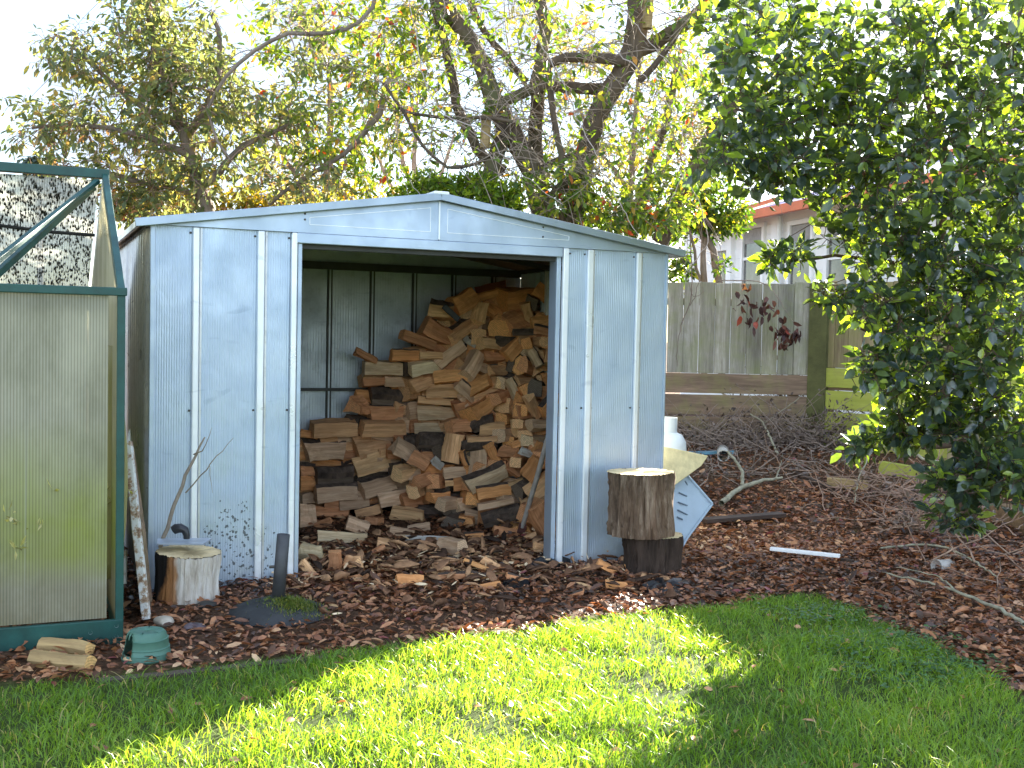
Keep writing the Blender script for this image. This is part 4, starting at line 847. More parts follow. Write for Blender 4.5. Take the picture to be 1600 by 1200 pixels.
    cb = MB(); pts = [(-1.6, W2+.35, HR-.10), (-1.1, W2+.36, HR-.17), (-.6, W2+.38, HR-.23), (-.25, W2+.36, HR-.26), (-.03, W2+.3, HR-.27)]; cb.tube(pts, .009, 8); cb.tube([(-.50, W2+.37, HR-.24), (-.50, W2+.37, HR-.55)], .005, 6); cb.build('cable', simple('cable', (.02, .02, .02), .5), t, smooth=True)
    # torn gable skirt: scalloped grey strip behind the eave
    mb = MB(); k = 60; vs = []
    for i in range(k+1):
        x = -LX+.05+(LX-.1)*i/k; vs += [(x, .035, HE-.02), (x, .035, HE-.055-.022*abs(math.sin(i*.62)))]
    mb.add(vs, [(2*i, 2*i+1, 2*i+3, 2*i+2) for i in range(k)]); mb.build('shade_cloth', simple('grey_cloth', (.18, .16, .17), .8), t)
    return GP, ex, ey
GP, gex, gey = greenhouse()
def gw(x, y, z): return GP+gex*x+gey*y+np.array([0, 0, z])
# dry plants inside the greenhouse
def plant(name, label, c, n, h, mat, spread, seedd, arch=.6, lw=(.02, .035)):
    rg = np.random.default_rng(seedd); t = thing(name, label, 'plant', tuple(c)); ps = []; 
    for i in range(n):
        a = rg.uniform(0, 6.28); l = h*rg.uniform(.5, 1.1); sp = spread*rg.uniform(.3, 1); k = np.linspace(0, 1, 7)[:, None]
        p = np.array([math.cos(a), math.sin(a), 0])*sp*k**1.4+np.array([0, 0, 1.])*l*(k-arch*k**3*.5); ps.append((p, np.linspace(.005, .0015, 7)))
    V, lo, ct = tubes_np(ps, 4); npmesh('stems', V, lo, ct, mat, t, smooth=True)
    P = []; D = []
    for p, _ in ps:
        for j in range(1, 7):
            for _k in range(4): P.append(p[j]+rg.normal(0, .01, 3)); D.append(rg.normal(0, 1, 3)+[0, 0, .3])
    P = np.array(P); leaves_obj('leaves', P, np.array(D), norm(rg.normal(size=P.shape)), rg.uniform(lw[0], lw[1]*1.6, len(P)), rg.uniform(lw[0]*.4, lw[1]*.5, len(P)), rg.random(len(P)), straw, t, True)
straw = leaf_mat('straw_leaf', [(0, (.30, .26, .10)), (.5, (.50, .44, .20)), (1, (.62, .55, .33))], .45, .6)
plant('dried_plant', 'pale straw-coloured plant seen dimly through the greenhouse front panel', gw(-.33, .28, .12), 22, .75, straw, .45, 1)
plant('dried_plant', 'dry bushy plant near the left edge seen through greenhouse panel', gw(-.95, .5, .1), 26, .55, straw, .4, 2)
plant('green_plant', 'blurred green leafy plant behind the greenhouse front panel', gw(-.6, .9, .1), 30, .6, leaf_mat('gh_green', [(0, (.10, .2, .03)), (1, (.3, .42, .08))], .5), .5, 4)

def chips():
    n = 900; u = rng.uniform(-.2, 1.8, n)+.75; v_ = rng.normal(.15, .42, n); P = np.stack([OX+u*ca-v_*sa, OY+u*sa+v_*ca], 1); P = np.column_stack([P, gz(P[:, 0], P[:, 1])+rng.uniform(.01, .05, n)]); a = rng.uniform(0, 6.28, n)
    o = leaves_obj('wood_chips', P, np.stack([np.cos(a), np.sin(a), rng.normal(0, .25, n)], 1), norm(np.stack([rng.normal(0, .5, n), rng.normal(0, .5, n), 1+0*a], 1)), rng.uniform(.02, .09, n), rng.uniform(.006, .022, n), rng.random(n), leaf_mat('wood_chip', [(0, (.25, .13, .06)), (.5, (.55, .34, .17)), (1, (.80, .62, .40))], .05, .7, .2), None, False, .1, .1)
    tag(o, 'pale and orange wood chips scattered around the shed doorway', 'wood chips', kind='stuff')
chips()
def bark_bits():
    n = 420; u = rng.uniform(-.1, 2.0, n)+.75; v_ = rng.normal(.25, .5, n); P = np.stack([OX+u*ca-v_*sa, OY+u*sa+v_*ca], 1); P = np.column_stack([P, gz(P[:, 0], P[:, 1])+rng.uniform(.012, .06, n)]); a = rng.uniform(0, 6.28, n)
    o = leaves_obj('bark_pieces', P, np.stack([np.cos(a), np.sin(a), rng.normal(0, .3, n)], 1), norm(np.stack([rng.normal(0, .6, n), rng.normal(0, .6, n), 1+0*a], 1)), rng.uniform(.05, .17, n), rng.uniform(.02, .06, n), rng.random(n), leaf_mat('bark_piece', [(0, (.04, .025, .018)), (.5, (.22, .11, .06)), (1, (.55, .31, .16))], .02, .8, .2), None, False, .5, .2)
    so_ = o.modifiers.new('s', 'SOLIDIFY'); so_.thickness = .008
    tag(o, 'broken bark pieces heaped inside and before the shed doorway', 'bark pieces', kind='stuff')
bark_bits()
# ---- black rubber scraps, pole, right-hand clutter
rub = simple('black_rubber', (.012, .012, .014), .45, 0, .4, 12, .4, .006)
def blob_mat(name, label, cat, pts, th, mat, seedd):
    rg = np.random.default_rng(seedd); c = np.mean([gp(*p) for p in pts], 0); P = [gp(*p) for p in pts]; Q = []
    for i in range(len(P)):
        a, b_ = P[i], P[(i+1) % len(P)]
        for k in range(4): q = a+(b_-a)*k/4; Q.append(q+np.array([*rg.normal(0, .008, 2), 0]))
    n = len(Q); vs = []; 
    for s_, zz in ((1, .002), (1, .004), (.92, th), (.5, th*1.5)): vs += [tuple(c+(q-c)*s_+np.array([0, 0, zz*(1+.5*math.sin(i*1.7))])) for i, q in enumerate(Q)]
    vs.append(tuple(c+np.array([0, 0, th*1.1]))); fs = [(j*n+i, j*n+(i+1) % n, (j+1)*n+(i+1) % n, (j+1)*n+i) for j in range(3) for i in range(n)]+[(3*n+i, 3*n+(i+1) % n, 4*n) for i in range(n)]
    return tag(MB().add(vs, fs).build(name, mat, smooth=True), label, cat)
blob_mat('rubber_scrap', 'crumpled black rubber scrap at the foot of the right door jamb', 'rubber scrap', [(822, 888), (845, 874), (890, 872), (898, 882), (862, 890), (838, 896)], .025, rub, 1)
blob_mat('rubber_scrap', 'black lump of rubber on leaf litter in front of the two stumps', 'rubber scrap', [(1000, 920), (1022, 908), (1066, 910), (1072, 922), (1040, 930), (1008, 928)], .02, rub, 2)
blob_mat('rubber_scrap', 'thin black flap lying beside the orange splinters before the doorway', 'rubber scrap', [(783, 914), (812, 905), (838, 908), (830, 916), (795, 922)], .015, rub, 3)
q0 = S(*splane(705, 489, ysurf(705, 489)-.14)); pl = MB(); pl.box((0, 0, 0), (.15, .02, .042)); o = pl.build('plastic_wedge', rub, bevel=.004); o.matrix_world = Matrix.Translation(q0) @ Matrix.Rotation(ANG*.5, 4, 'Z') @ Matrix.Rotation(math.radians(41), 4, 'Y'); tag(o, 'black flat splitting wedge lying across logs at the pile top', 'wedge')
a = gp(812, 838); b_ = at(868, 640, 6.78); t = thing('spade', 'long grey wooden handle leaning against the inside of right door jamb', 'spade', tuple(a)); hm = simple('grey_handle', (.42, .38, .34), .6, 0, .25, 12)
k_ = (b_-a); MB().tube([k_*.08, k_*.5+np.array([.004, 0, 0]), k_], [.015, .0165, .0165], 12).build('handle', hm, t, smooth=True); MB().bar(k_*-.02, k_*.10, .05, .02, (0, 1, 0)).build('blade_socket', simple('rusty_iron', (.16, .07, .06), .7, .3), t)
# gas bottle beside the shed's right wall
GB = np.array([1.20, 8.35, .0]); GB[2] = float(gz(1.20, 8.35)); GB[0] = at(1073, 690, 8.35)[0]-.155; GB[2] += .10; t = thing('gas_bottle', 'white gas bottle with collar standing behind the shed right corner', 'gas bottle', tuple(GB)); wp = simple('white_enamel', (.62, .66, .66), .4, 0, .08, 8, .05)
MB().lathe([(0, 0), (.11, 0), (.125, .03), (.15, .06), (.153, .10), (.153, .40), (.148, .45), (.12, .50), (.07, .525), (0, .53)], 32).build('cylinder_body', wp, t, smooth=True)
mb = MB(); mb.lathe([(.075, .51), (.075, .63), (.081, .63), (.081, .51)], 24); mb.build('collar', wp, t, smooth=True)
MB().lathe([(0, .51), (.02, .51), (.02, .58), (.035, .59), (.035, .61), (0, .615)], 12).build('valve', simple('brass', (.35, .24, .08), .35, .8), t, smooth=True)
# grey plastic crate lid leaning + split pale block
gpl = simple('grey_blue_plastic', (.38, .47, .56), .45, 0, .1, 6)
Q = [at(1046, 888, 6.62), at(1072, 842, 6.80), at(1112, 788, 6.98), at(1072, 742, 7.05), at(1022, 742, 6.95), at(1010, 850, 6.65)]
c = np.mean(Q, 0); t = thing('storage_lid', 'blue-grey ribbed plastic tub lid leaning against the stumps', 'plastic lid', tuple(c)); nn_ = np.cross(Q[1]-Q[0], Q[3]-Q[0]); nn_ = nn_/np.linalg.norm(nn_); nn_ = nn_ if nn_[1] < 0 else -nn_
mb = MB(); n = len(Q); f1 = [tuple(q-c) for q in Q]; f2 = [tuple(q-c-nn_*.02) for q in Q]; mb.add(f1+f2, [tuple(range(n)), tuple(range(2*n-1, n-1, -1))]+[(i, i+n, (i+1) % n+n, (i+1) % n) for i in range(n)]); mb.build('panel', gpl, t, bevel=.006)
mb = MB()
for i in range(n):
    if i in (0, 1, 2): mb.bar(Q[i]-c+nn_*.006, Q[(i+1) % n]-c+nn_*.006, .012, .018, nn_)
mb.build('rim', gpl, t, bevel=.003)
mb = MB(); dk = simple('lid_groove', (.10, .13, .17), .6)
def onl(px, py): d_ = ray(px, py); tt = ((c-CAM)@nn_)/(d_@nn_); return CAM+d_*tt-c+nn_*.004
for p_, q_ in (((1060, 770), (1073, 776)), ((1059, 785), (1083, 794)), ((1058, 797), (1074, 805)), ((1070, 752), (1092, 792)), ((1057, 808), (1066, 812))): mb.bar(onl(*p_), onl(*q_), .008, .004, nn_)
mb.build('grooves', dk, t)
Q = [at(1036, 752, 6.9), at(1036, 697, 6.98), at(1107, 712, 7.10), at(1096, 728, 7.06), at(1056, 757, 6.92)]
c = np.mean(Q, 0); t = thing('sawn_block', 'pale yellow sawn slab of wood catching sunlight behind the upper stump', 'wood slab', tuple(c))
mb = MB(); dd = np.array([-.02, .05, -.02]); n = len(Q); mb.add([tuple(q-c) for q in Q]+[tuple(q-c+dd*2.4) for q in Q], [tuple(range(n)), tuple(range(2*n-1, n-1, -1))]+[(i, i+n, (i+1) % n+n, (i+1) % n) for i in range(n)]); mb.build('slab_body', simple('yellow_sawn_wood', (.72, .60, .33), .75, 0, .22, 16, .4, .004), t, bevel=.004)
# white strip, planks, cup, pvc pipe, sleepers
def plank(name, label, cat, p0, p1, wd, th, mat, lift=.012, parent=None):
    A, B_ = gp(*p0), gp(*p1); A[2] += lift+.012+th/2; B_[2] += lift+.012+th/2; mb = MB(); mb.bar((0, 0, 0), B_-A, wd, th); o = mb.build(name, mat, bevel=.003); o.location = A; return tag(o, label, cat)
plank('white_strip', 'thin white painted timber strip lying on leaf litter right of stumps', 'timber strip', (1203, 873), (1312, 885), .04, .02, simple('white_paint', (.80, .80, .80), .45, 0, .06, 10), .04)
plank('timber_stub', 'broken splintery grey end lying past the white strip', 'timber piece', (1314, 884), (1334, 887), .03, .015, bark_wet, .02)
wet_board = simple('wet_board', (.05, .03, .022), .5, 0, .35, 10)
plank('dark_plank', 'dark wet plank lying flat on litter right of the stumps', 'plank', (1098, 822), (1222, 812), .10, .03, wet_board)
plank('dark_plank', 'narrow dark board lying by the gas bottle under the fence', 'plank', (1240, 745), (1300, 772), .05, .03, wet_board)
yl = wood_mat('yellow_log', (.50, .36, .17), (.2, .13, .06), axis=0)
plank('short_log', 'short yellowish round-edged log lying in front of the mossy fence', 'log', (1292, 762), (1356, 768), .10, .075, yl, 0)
plank('timber_sleeper', 'brown squared timber sleeper edging the bed at the far right', 'sleeper', (1548, 812), (1660, 850), .12, .16, wood_mat('sleeper', (.30, .19, .10), (.12, .075, .04), axis=0), -.02)
plank('timber_sleeper', 'mossy horizontal sleeper at the foot of the right fence behind shrub', 'sleeper', (1376, 740), (1500, 762), .08, .12, M['fence_moss'], -.02)
blu = simple('faded_blue_paint', (.12, .28, .38), .6, 0, .3, 9)
plank('blue_board', 'faded blue board lying along the fence foot, the farther one', 'board', (1062, 690), (1152, 688), .05, .05, blu, .02)
plank('blue_board', 'faded blue board lying under twigs, the nearer one', 'board', (1075, 716), (1146, 714), .06, .03, blu, .02)
c = gp(1130, 722); t = thing('drain_pipe', 'short pale pipe end lying open towards the camera among twigs', 'pipe', tuple(c+[0, 0, .055]))
ppm = simple('pale_pvc', (.45, .43, .38), .5); o = MB().tube([(0, -.0, 0), (.05, .3, .02)], .055, 24, cap=False).build('pipe_wall', ppm, t, smooth=True); sm = o.modifiers.new('s', 'SOLIDIFY'); sm.thickness = .008
c = gp(1472, 893); t = thing('plastic_cup', 'crumpled clear plastic cup lying on its side on the litter', 'cup', tuple(c+[0, 0, .035]), .5)
cm, nt_, o_ = newmat('cloudy_plastic'); g = N(nt_); p_ = g.bsdf(None, (.6, .56, .52), .3, 0, .6); tp = g.n('BsdfTransparent'); ms = g.n('MixShader'); ms.inputs[0].default_value = .45; g.l(p_.outputs[0], ms.inputs[1]); g.l(tp.outputs[0], ms.inputs[2]); g.l(ms.outputs[0], o_.inputs[0])
vs_ = [(x, 0, 0) for x in (0, .1)]; o = MB().tube([(-.05, 0, 0), (0, 0, 0), (.055, 0, .008)], [.040, .035, .028], 20, cap=False).build('cup_wall', cm, t, smooth=True); sm = o.modifiers.new('s', 'SOLIDIFY'); sm.thickness = .0015
MB().tube([(.055, 0, .008), (.057, 0, .008)], .028, 20).build('cup_base', cm, t)
MB().tube([(-.052, 0, 0), (-.048, 0, 0)], .0425, 20, cap=False).build('cup_rim', cm, t)
def gl(lift, *pts): return [gp(p[0], p[1])+np.array([0, 0, lift+.018+(p[2] if len(p) > 2 else 0)]) for p in pts]
lich = bark_mat('lichen_twig', (.22, .20, .14), (.45, .42, .30), 14, .4)
stick('fallen_branch', 'thick forked grey branch lying on litter right of the tub lid', 'branch', gl(.03, (1127, 796), (1150, 776), (1168, 766), (1200, 758), (1222, 755)), [.022, .020, .019, .014, .010], lich, [(gl(.03, (1160, 768), (1160, 752, .03), (1150, 738, .05), (1137, 730, .09)), [.017, .015, .013, .012]), (gl(.03, (1212, 757), (1218, 745, .03), (1222, 730, .07)), [.008, .005, .003])])
stick('fallen_branch', 'long thin pale stick bending across the litter beside the cup', 'branch', gl(.02, (1375, 866), (1430, 860), (1475, 862), (1520, 885), (1560, 914)), [.006, .007, .008, .006, .004], lich)
stick('fallen_branch', 'long pale forked stick lying nearest the lawn at far right', 'branch', gl(.02, (1378, 905), (1440, 918), (1500, 938), (1560, 962), (1600, 988)), [.004, .006, .008, .009, .010], lich, [(gl(.025, (1490, 934), (1465, 912), (1440, 906), (1400, 898)), [.006, .004, .003, .002])])
stick('fallen_branch', 'arching pale branch over the brush heap before the right fence', 'branch', gl(.05, (1335, 800, 0), (1340, 780, .10), (1360, 758, .22), (1400, 748, .28), (1440, 770, .2), (1468, 772, .2)), [.004, .006, .009, .011, .012, .010], lich, [(gl(.1, (1400, 748, .24), (1372, 742, .18), (1350, 738, .1), (1310, 745, 0)), [.008, .007, .006, .004])])
stick('fallen_branch', 'curved twiggy branch rising against the brown fence boards', 'branch', gl(.1, (1215, 730), (1190, 700, .15), (1150, 690, .25), (1110, 680, .45), (1085, 690, .62)), [.010, .009, .008, .006, .003], lich, [(gl(.1, (1150, 690, .25), (1165, 680, .45), (1168, 690, .65)), [.006, .005, .003]), (gl(.1, (1185, 700, .1), (1230, 700, .3), (1290, 690, .6)), [.005, .004, .002])])
# heaps of twigs (nobody could count them)
def heap(name, label, spots, mat, seedd, leafy=0):
    rg = np.random.default_rng(seedd); ps = []; LP = []
    for (px, py, sx, sy, h, n, ln) in spots:
        c = gp(px, py); 
        for i in range(n):
            p = c+np.array([rg.normal(0, sx), rg.normal(0, sy), 0]); p[2] = float(gz(p[0], p[1]))+abs(rg.normal(0, h)); a = rg.uniform(0, 6.28); l = ln*rg.uniform(.3, 1.3); e = rg.uniform(-.2, .7)
            d_ = np.array([math.cos(a)*math.cos(e), math.sin(a)*math.cos(e)*.7, math.sin(e)]); k = np.linspace(0, 1, 6)[:, None]; bend = rg.normal(0, .22, 3)*l
            q = p+d_*l*k+bend*k*k+rg.normal(0, .008, (6, 3)); q[:, 2] = np.maximum(q[:, 2], gz(q[:, 0], q[:, 1])+.005); r = rg.uniform(.0028, .008); ps.append((q, np.linspace(r, r*.35, 6)))
            if leafy and rg.random() < leafy: LP.append(q[rg.integers(2, 6, 6)]+rg.normal(0, .03, (6, 3)))
    V, lo, ct = tubes_np(ps, 4); o = npmesh(name, V, lo, ct, mat, smooth=True); tag(o, label, 'brush heap', kind='stuff')
    if LP:
        P = np.concatenate(LP); n = len(P); o2 = leaves_obj('withered_leaves', P, rg.normal(0, 1, (n, 3))+[0, 0, -.5], norm(rg.normal(size=(n, 3))), rg.uniform(.03, .06, n), rg.uniform(.015, .03, n), rg.random(n), leaf_mat('withered_'+name, [(0, (.05, .03, .025)), (.5, (.14, .10, .085)), (1, (.26, .20, .17))], .2), None, False, .5, .4); tag(o2, 'grey withered leaves caught in the heap of twigs by the fence', 'dead leaves', kind='stuff')
heap('twig_heap', 'tangled grey heap of dead twigs piled against the brown fence', [(1180, 700, .42, .22, .13, 210, .5), (1225, 680, .24, .14, .28, 300, .38), (1285, 702, .26, .2, .13, 150, .42), (1110, 705, .3, .2, .09, 110, .5), (1190, 740, .5, .3, .03, 70, .5)], twd, 1, .6)
heap('twig_heap', 'reddish fine twigs heaped under the shrub at the right', [(1400, 790, .28, .22, .10, 120, .5), (1450, 830, .3, .22, .08, 90, .45), (1540, 880, .35, .3, .02, 25, .5)], bark_mat('red_twig', (.17, .10, .07), (.46, .32, .24), 14, .4), 2, .3)
yf = gp(1262, 640); 
# ---- fence (two runs meeting in a corner)
def fence():
    cY = 11.5; cx_ = float(at(1265, 600, cY)[0]); C = np.array([cx_, cY, 0.])
    def run(name, label, A, d, length, htop, board, gap, mat, kb, kbmat, side, lean=0.):
        t = thing(name, label, 'fence', tuple(A), math.atan2(d[1], d[0])); rg = np.random.default_rng(len(name)+side); n = round(length/board); board = length/n
        for i in range(n):
            zt = htop+rg.normal(0, .006)-.0*i; zt += rg.normal(0, .012); o = MB().box((board*(i+.5), rg.normal(0, .004), (zt+kb[-1][1])/2), (board-gap, .018, zt-kb[-1][1]), Matrix.Rotation(rg.normal(0, .006), 3, 'Y')).build('paling', mat, t, bevel=.005); q = rg.uniform(.72, 1.12); o.color = (q, q*.98, q*rg.uniform(.88, 1), 1)
        for (z0, z1) in kb: MB().box((length/2, -.016*side, (z0+z1)/2), (length, .024, z1-z0-.006)).build('kickboard', kbmat, t, bevel=.003)
        for k in np.arange(.05, length, 2.2): MB().box((k, .07*side, (htop+.0)/2-.05), (.1, .09, htop)).build('post', M['fence_brown'], t)
        for z in (.9, htop-.2): MB().box((length/2, .04*side, z), (length, .045, .07)).build('rail', M['fence_brown'], t)
        return t
    zt = float(at(1150, 442, cY)[2]); k = lambda py, px=1150, Y=cY: float(at(px, py, Y)[2])
    A = C+np.array([-6.8, .0, 0]); d = np.array([1, 0., 0])
    t = run('board_fence', 'grey paling fence with brown kickboards behind the shed', A, d, 6.78, zt, .162, .004, M['fence'], [(k(716), k(683)), (k(681), k(651)), (k(649), k(617)), (k(615.5), k(584))], M['fence_brown'], 1)
    s2 = math.sqrt(.5); d2 = np.array([s2, -s2, 0.])
    P = C+d2*.12
    kb = [(k(735, 1285, 11.38), k(706, 1285, 11.38)), (k(703, 1285, 11.38), k(675, 1285, 11.38)), (k(671, 1285, 11.38), k(642, 1285, 11.38)), (k(639, 1285, 11.38), k(609, 1285, 11.38)), (k(605, 1285, 11.38), k(574, 1285, 11.38))]
    t2 = run('board_fence', 'mossy olive fence run with tan palings behind the right shrub', P, d2, 6.5, zt+.02, .15, .004, M['fence_tan'], kb, M['fence_moss'], 1)
    MB().box((-.02, -.0, zt/2), (.20, .10, zt+.02)).build('corner_post', simple('mossy_post', (.10, .10, .035), .9, 0, .3, 6, .4, .01), t2)
    # end post lying on the near side at the far right
    MB().box((1.45, -.09, .75), (.12, .06, 1.3)).build('post', M['fence_tan'], t2)
fence()

# ---- neighbouring house
def house():
    A = at(1100, 440, 19.5); B_ = at(1440, 440, 13.8); A[2] = B_[2] = 0.; d = (B_-A); L_ = float(np.linalg.norm(d)); ang = math.atan2(d[1], d[0]); n_ = np.array([d[1], -d[0], 0])/L_
    t = thing('house', 'white weatherboard neighbour house with reddish roof beyond the fence', 'house', tuple(A), ang)
    wp = simple('white_weatherboard', (.88, .89, .88), .5, 0, .04, 3); HE = 3.25; L2 = L_+3.5
    def lx(px, py=400):   # local x along the wall for a pixel column
        dd = ray(px, py); tt = ((A-CAM)@n_)/(dd@n_); return float((CAM+dd*tt-A)@(d/L_)), float((CAM+dd*tt)[2])
    mb = MB(); mb.box((L2/2-.5, 2.6, HE/2), (L2+1, 5.0, HE)); mb.build('wall_core', wp, t)
    mb = MB(); z = .3
    while z < HE: mb.box((L2/2-.5, .085, z), (L2+1, .03, .15), Matrix.Rotation(math.radians(5), 3, 'X')); z += .155
    mb.build('weatherboards', wp, t)
    gl_, nt_, o_ = newmat('window_glass'); g = N(nt_); g.bsdf(o_, g.ramp(g.noise(g.coord('Object'), 3, 4), [(.35, (.06, .06, .06)), (.65, (.16, .16, .15))]), .06, 0, 1.)
    def win(x0, x1, z0, z1, mull):
        f = thing('w', None, None); bpy.data.objects.remove(f)
        fr = MB(); w_ = .07; y = .045
        fr.box(((x0+x1)/2, y, z1+w_/2), (x1-x0+2*w_, .06, w_)); fr.box(((x0+x1)/2, y-.01, z0-w_/2), (x1-x0+2*w_+.06, .09, w_)); fr.box((x0-w_/2, y, (z0+z1)/2), (w_, .06, z1-z0)); fr.box((x1+w_/2, y, (z0+z1)/2), (w_, .06, z1-z0))
        for m_ in mull: fr.box(((x0+x1)/2, y+.01, m_), (x1-x0, .04, .05))
        f = fr.build('window', wp, t, bevel=.004); MB().box(((x0+x1)/2, .060, (z0+z1)/2), (x1-x0, .008, z1-z0)).build('pane', gl_, f); MB().box(((x0+x1)/2, .052, z1-.12), (x1-x0, .006, .22)).build('blind', simple('grey_blind', (.35, .35, .34), .8), f); return f
    for (p0, p1, tp, ml) in ((1118, 1133, 392, []), (1158, 1187, 357, [403]), (1231, 1263, 350, [404]), (1290, 1322, 345, [402]), (1345, 1372, 340, [400])):
        x0, _ = lx(p0); x1, _ = lx(p1); z1 = lx((p0+p1)/2, tp)[1]; win(x0, x1, 1.15, z1, [lx((p0+p1)/2, q)[1] for q in ml])
    x0, _ = lx(1209); MB().box((x0, .04, HE/2), (.16, .11, HE)).build('corner_board', wp, t); x0, _ = lx(1140); MB().box((x0, .04, HE/2), (.12, .11, HE)).build('corner_board', wp, t)
    x0, _ = lx(1214); MB().tube([(x0+.08, -.02, .1), (x0+.08, -.02, HE)], .04, 10).build('downpipe', wp, t, smooth=True)
    red = simple('red_roof_edge', (.62, .16, .06), .5, 0, .2, 3); rf = simple('sky_glare_roof', (.40, .40, .62), .35, .3, .2, 2.5)  # roof blue is sky glare on red iron, painted as base colour
    RZ = 1.0; mb = MB(); v = [(.0, -.35, HE), (L2+.4, -.35, HE), (L2+.4, 2.6, HE+RZ), (1.3, 2.6, HE+RZ), (.0, 5.4, HE), (L2+.4, 5.4, HE)]
    mb.add(v, [(0, 1, 2, 3), (4, 0, 3), (5, 4, 3, 2)]); r = mb.build('roof', rf, t); sm = r.modifiers.new('s', 'SOLIDIFY'); sm.thickness = .05
    MB().box((L2/2+.2, -.36, HE+.02), (L2+.4, .09, .13)).build('gutter', red, r)
    MB().bar((0, -.35, HE+.06), (1.3, 2.6, HE+RZ+.06), .2, .06).build('hip_cap', red, r); MB().bar((1.3, 2.6, HE+RZ+.05), (L2, 2.6, HE+RZ+.05), .2, .06).build('ridge_cap', red, r)
    u0, u1 = 1.5, 5.2; mb = MB(); mb.add([(u0, 3.4, HE+.6), (u1, 3.4, HE+.2), (u1-.8, 5.2, HE+2.3), (u0+.8, 5.2, HE+2.3), (u0, 7.2, HE+.3), (u1, 7.2, HE+.3)], [(0, 1, 2, 3), (1, 5, 2), (4, 0, 3), (5, 4, 3, 2)]); ur = mb.build('upper_roof', simple('pink_roof', (.62, .36, .42), .4, .2, .2, 2), r); sm = ur.modifiers.new('s', 'SOLIDIFY'); sm.thickness = .05
house()

# ================================================================ TREES
bk_c = bark_mat('tree_bark', (.05, .036, .028), (.17, .125, .09), 7, .9, moss=(.14, .15, .07)); bk_l = bark_mat('grey_bark', (.12, .09, .075), (.32, .25, .20), 9, .6); bk_d = bark_mat('shrub_bark', (.05, .035, .025), (.16, .10, .07), 9, .6)
autumn = leaf_mat('autumn_leaf', [(0, (.10, .14, .08)), (.42, (.16, .205, .10)), (.62, (.23, .24, .10)), (.74, (.34, .30, .10)), (.82, (.40, .22, .14)), (.92, (.48, .25, .16)), (.96, (.5, .06, .04)), (1, (.36, .13, .12))], .55, .42, .5, 1.6, (1.1, 1.0, .5))
def af(P, r):
    lo = np.clip((4.4-P[:, 2])/2.4, 0, 1)*.38+np.clip((-2.6-P[:, 0])/2., 0, 1)*.25; return np.clip(r*(.66+.2*lo)+lo*.5*rng.random(len(r)), 0, 1)
Yt = 9.4
make_tree('autumn_tree', 'tall evergreen tree with reddish autumn leaves behind the greenhouse and shed', 'tree', (at(338, 500, Yt)[0], Yt, .15),
    [lim(Yt, (17, 13, 11, 8), (338, 560), (336, 420), (330, 330), (318, 290), (292, 240), (285, 200)), lim(Yt, (8, 5, 3), (285, 200), (262, 140), (240, 80), (232, 20), (225, -60)), lim(Yt, (8, 5, 3), (290, 215), (330, 160), (352, 90), (330, 20)),
     lim(Yt, (7, 4, 2), (292, 240), (240, 215), (180, 205), (110, 190), (50, 200)), lim(Yt, (6, 4, 2), (285, 200), (220, 170), (160, 120), (110, 70)), lim(Yt, (7, 5, 3), (318, 290), (350, 250), (400, 215), (460, 190)), lim(Yt, (5, 4, 2), (325, 310), (250, 290), (170, 270), (100, 260)),
     lim(Yt-.4, (2, 2.6, 3, 3.2, 3.2), (360, 250), (322, 205), (316, 165), (340, 136), (362, 106), (420, 58), (472, 45), (550, 56), (574, 34), (590, -20)), lim(Yt, (3.2, 3.5, 4, 5), (420, 320), (480, 280), (540, 240), (585, 200), (600, 150))],
    [clp(Yt, 250, 30, 95, 55, 95, .8), clp(Yt, 235, -30, 110, 50, 60, .8), clp(Yt, 200, 85, 115, 55, 110, .8), clp(Yt, 295, 120, 90, 65, 120, .7), clp(Yt, 120, 110, 70, 50, 45, .6, .9), clp(Yt, 70, 180, 60, 35, 40, .6, .9), clp(Yt, 210, 190, 110, 55, 100, .7), clp(Yt, 345, 175, 75, 60, 60, .6),
     clp(Yt, 95, 240, 80, 30, 45, .6, .7), clp(Yt, 220, 265, 90, 45, 60, .6), clp(Yt, 320, 260, 100, 50, 70, .6), clp(Yt, 190, 320, 45, 35, 40, .4), clp(Yt, 250, 325, 60, 25, 40, .4), clp(Yt, 430, 190, 70, 55, 50, .6, .8), clp(Yt, 470, 285, 90, 40, 60, .6, .8), clp(Yt, 500, 110, 70, 70, 45, .6, .6), clp(Yt, 470, 20, 60, 40, 20, .6, .7), clp(Yt, 80, 60, 30, 30, 5, .4, .6)],
    autumn, bk_l, leaf=(.080, .033), per=11, droop=.6, seg=.15, twigr=.0045, spread=.24, rfun=af, seed=11, side=3, twigmat=bark_mat('red_twigs', (.20, .12, .10), (.42, .28, .22), 14, .3), whips=(90, .8, .7))
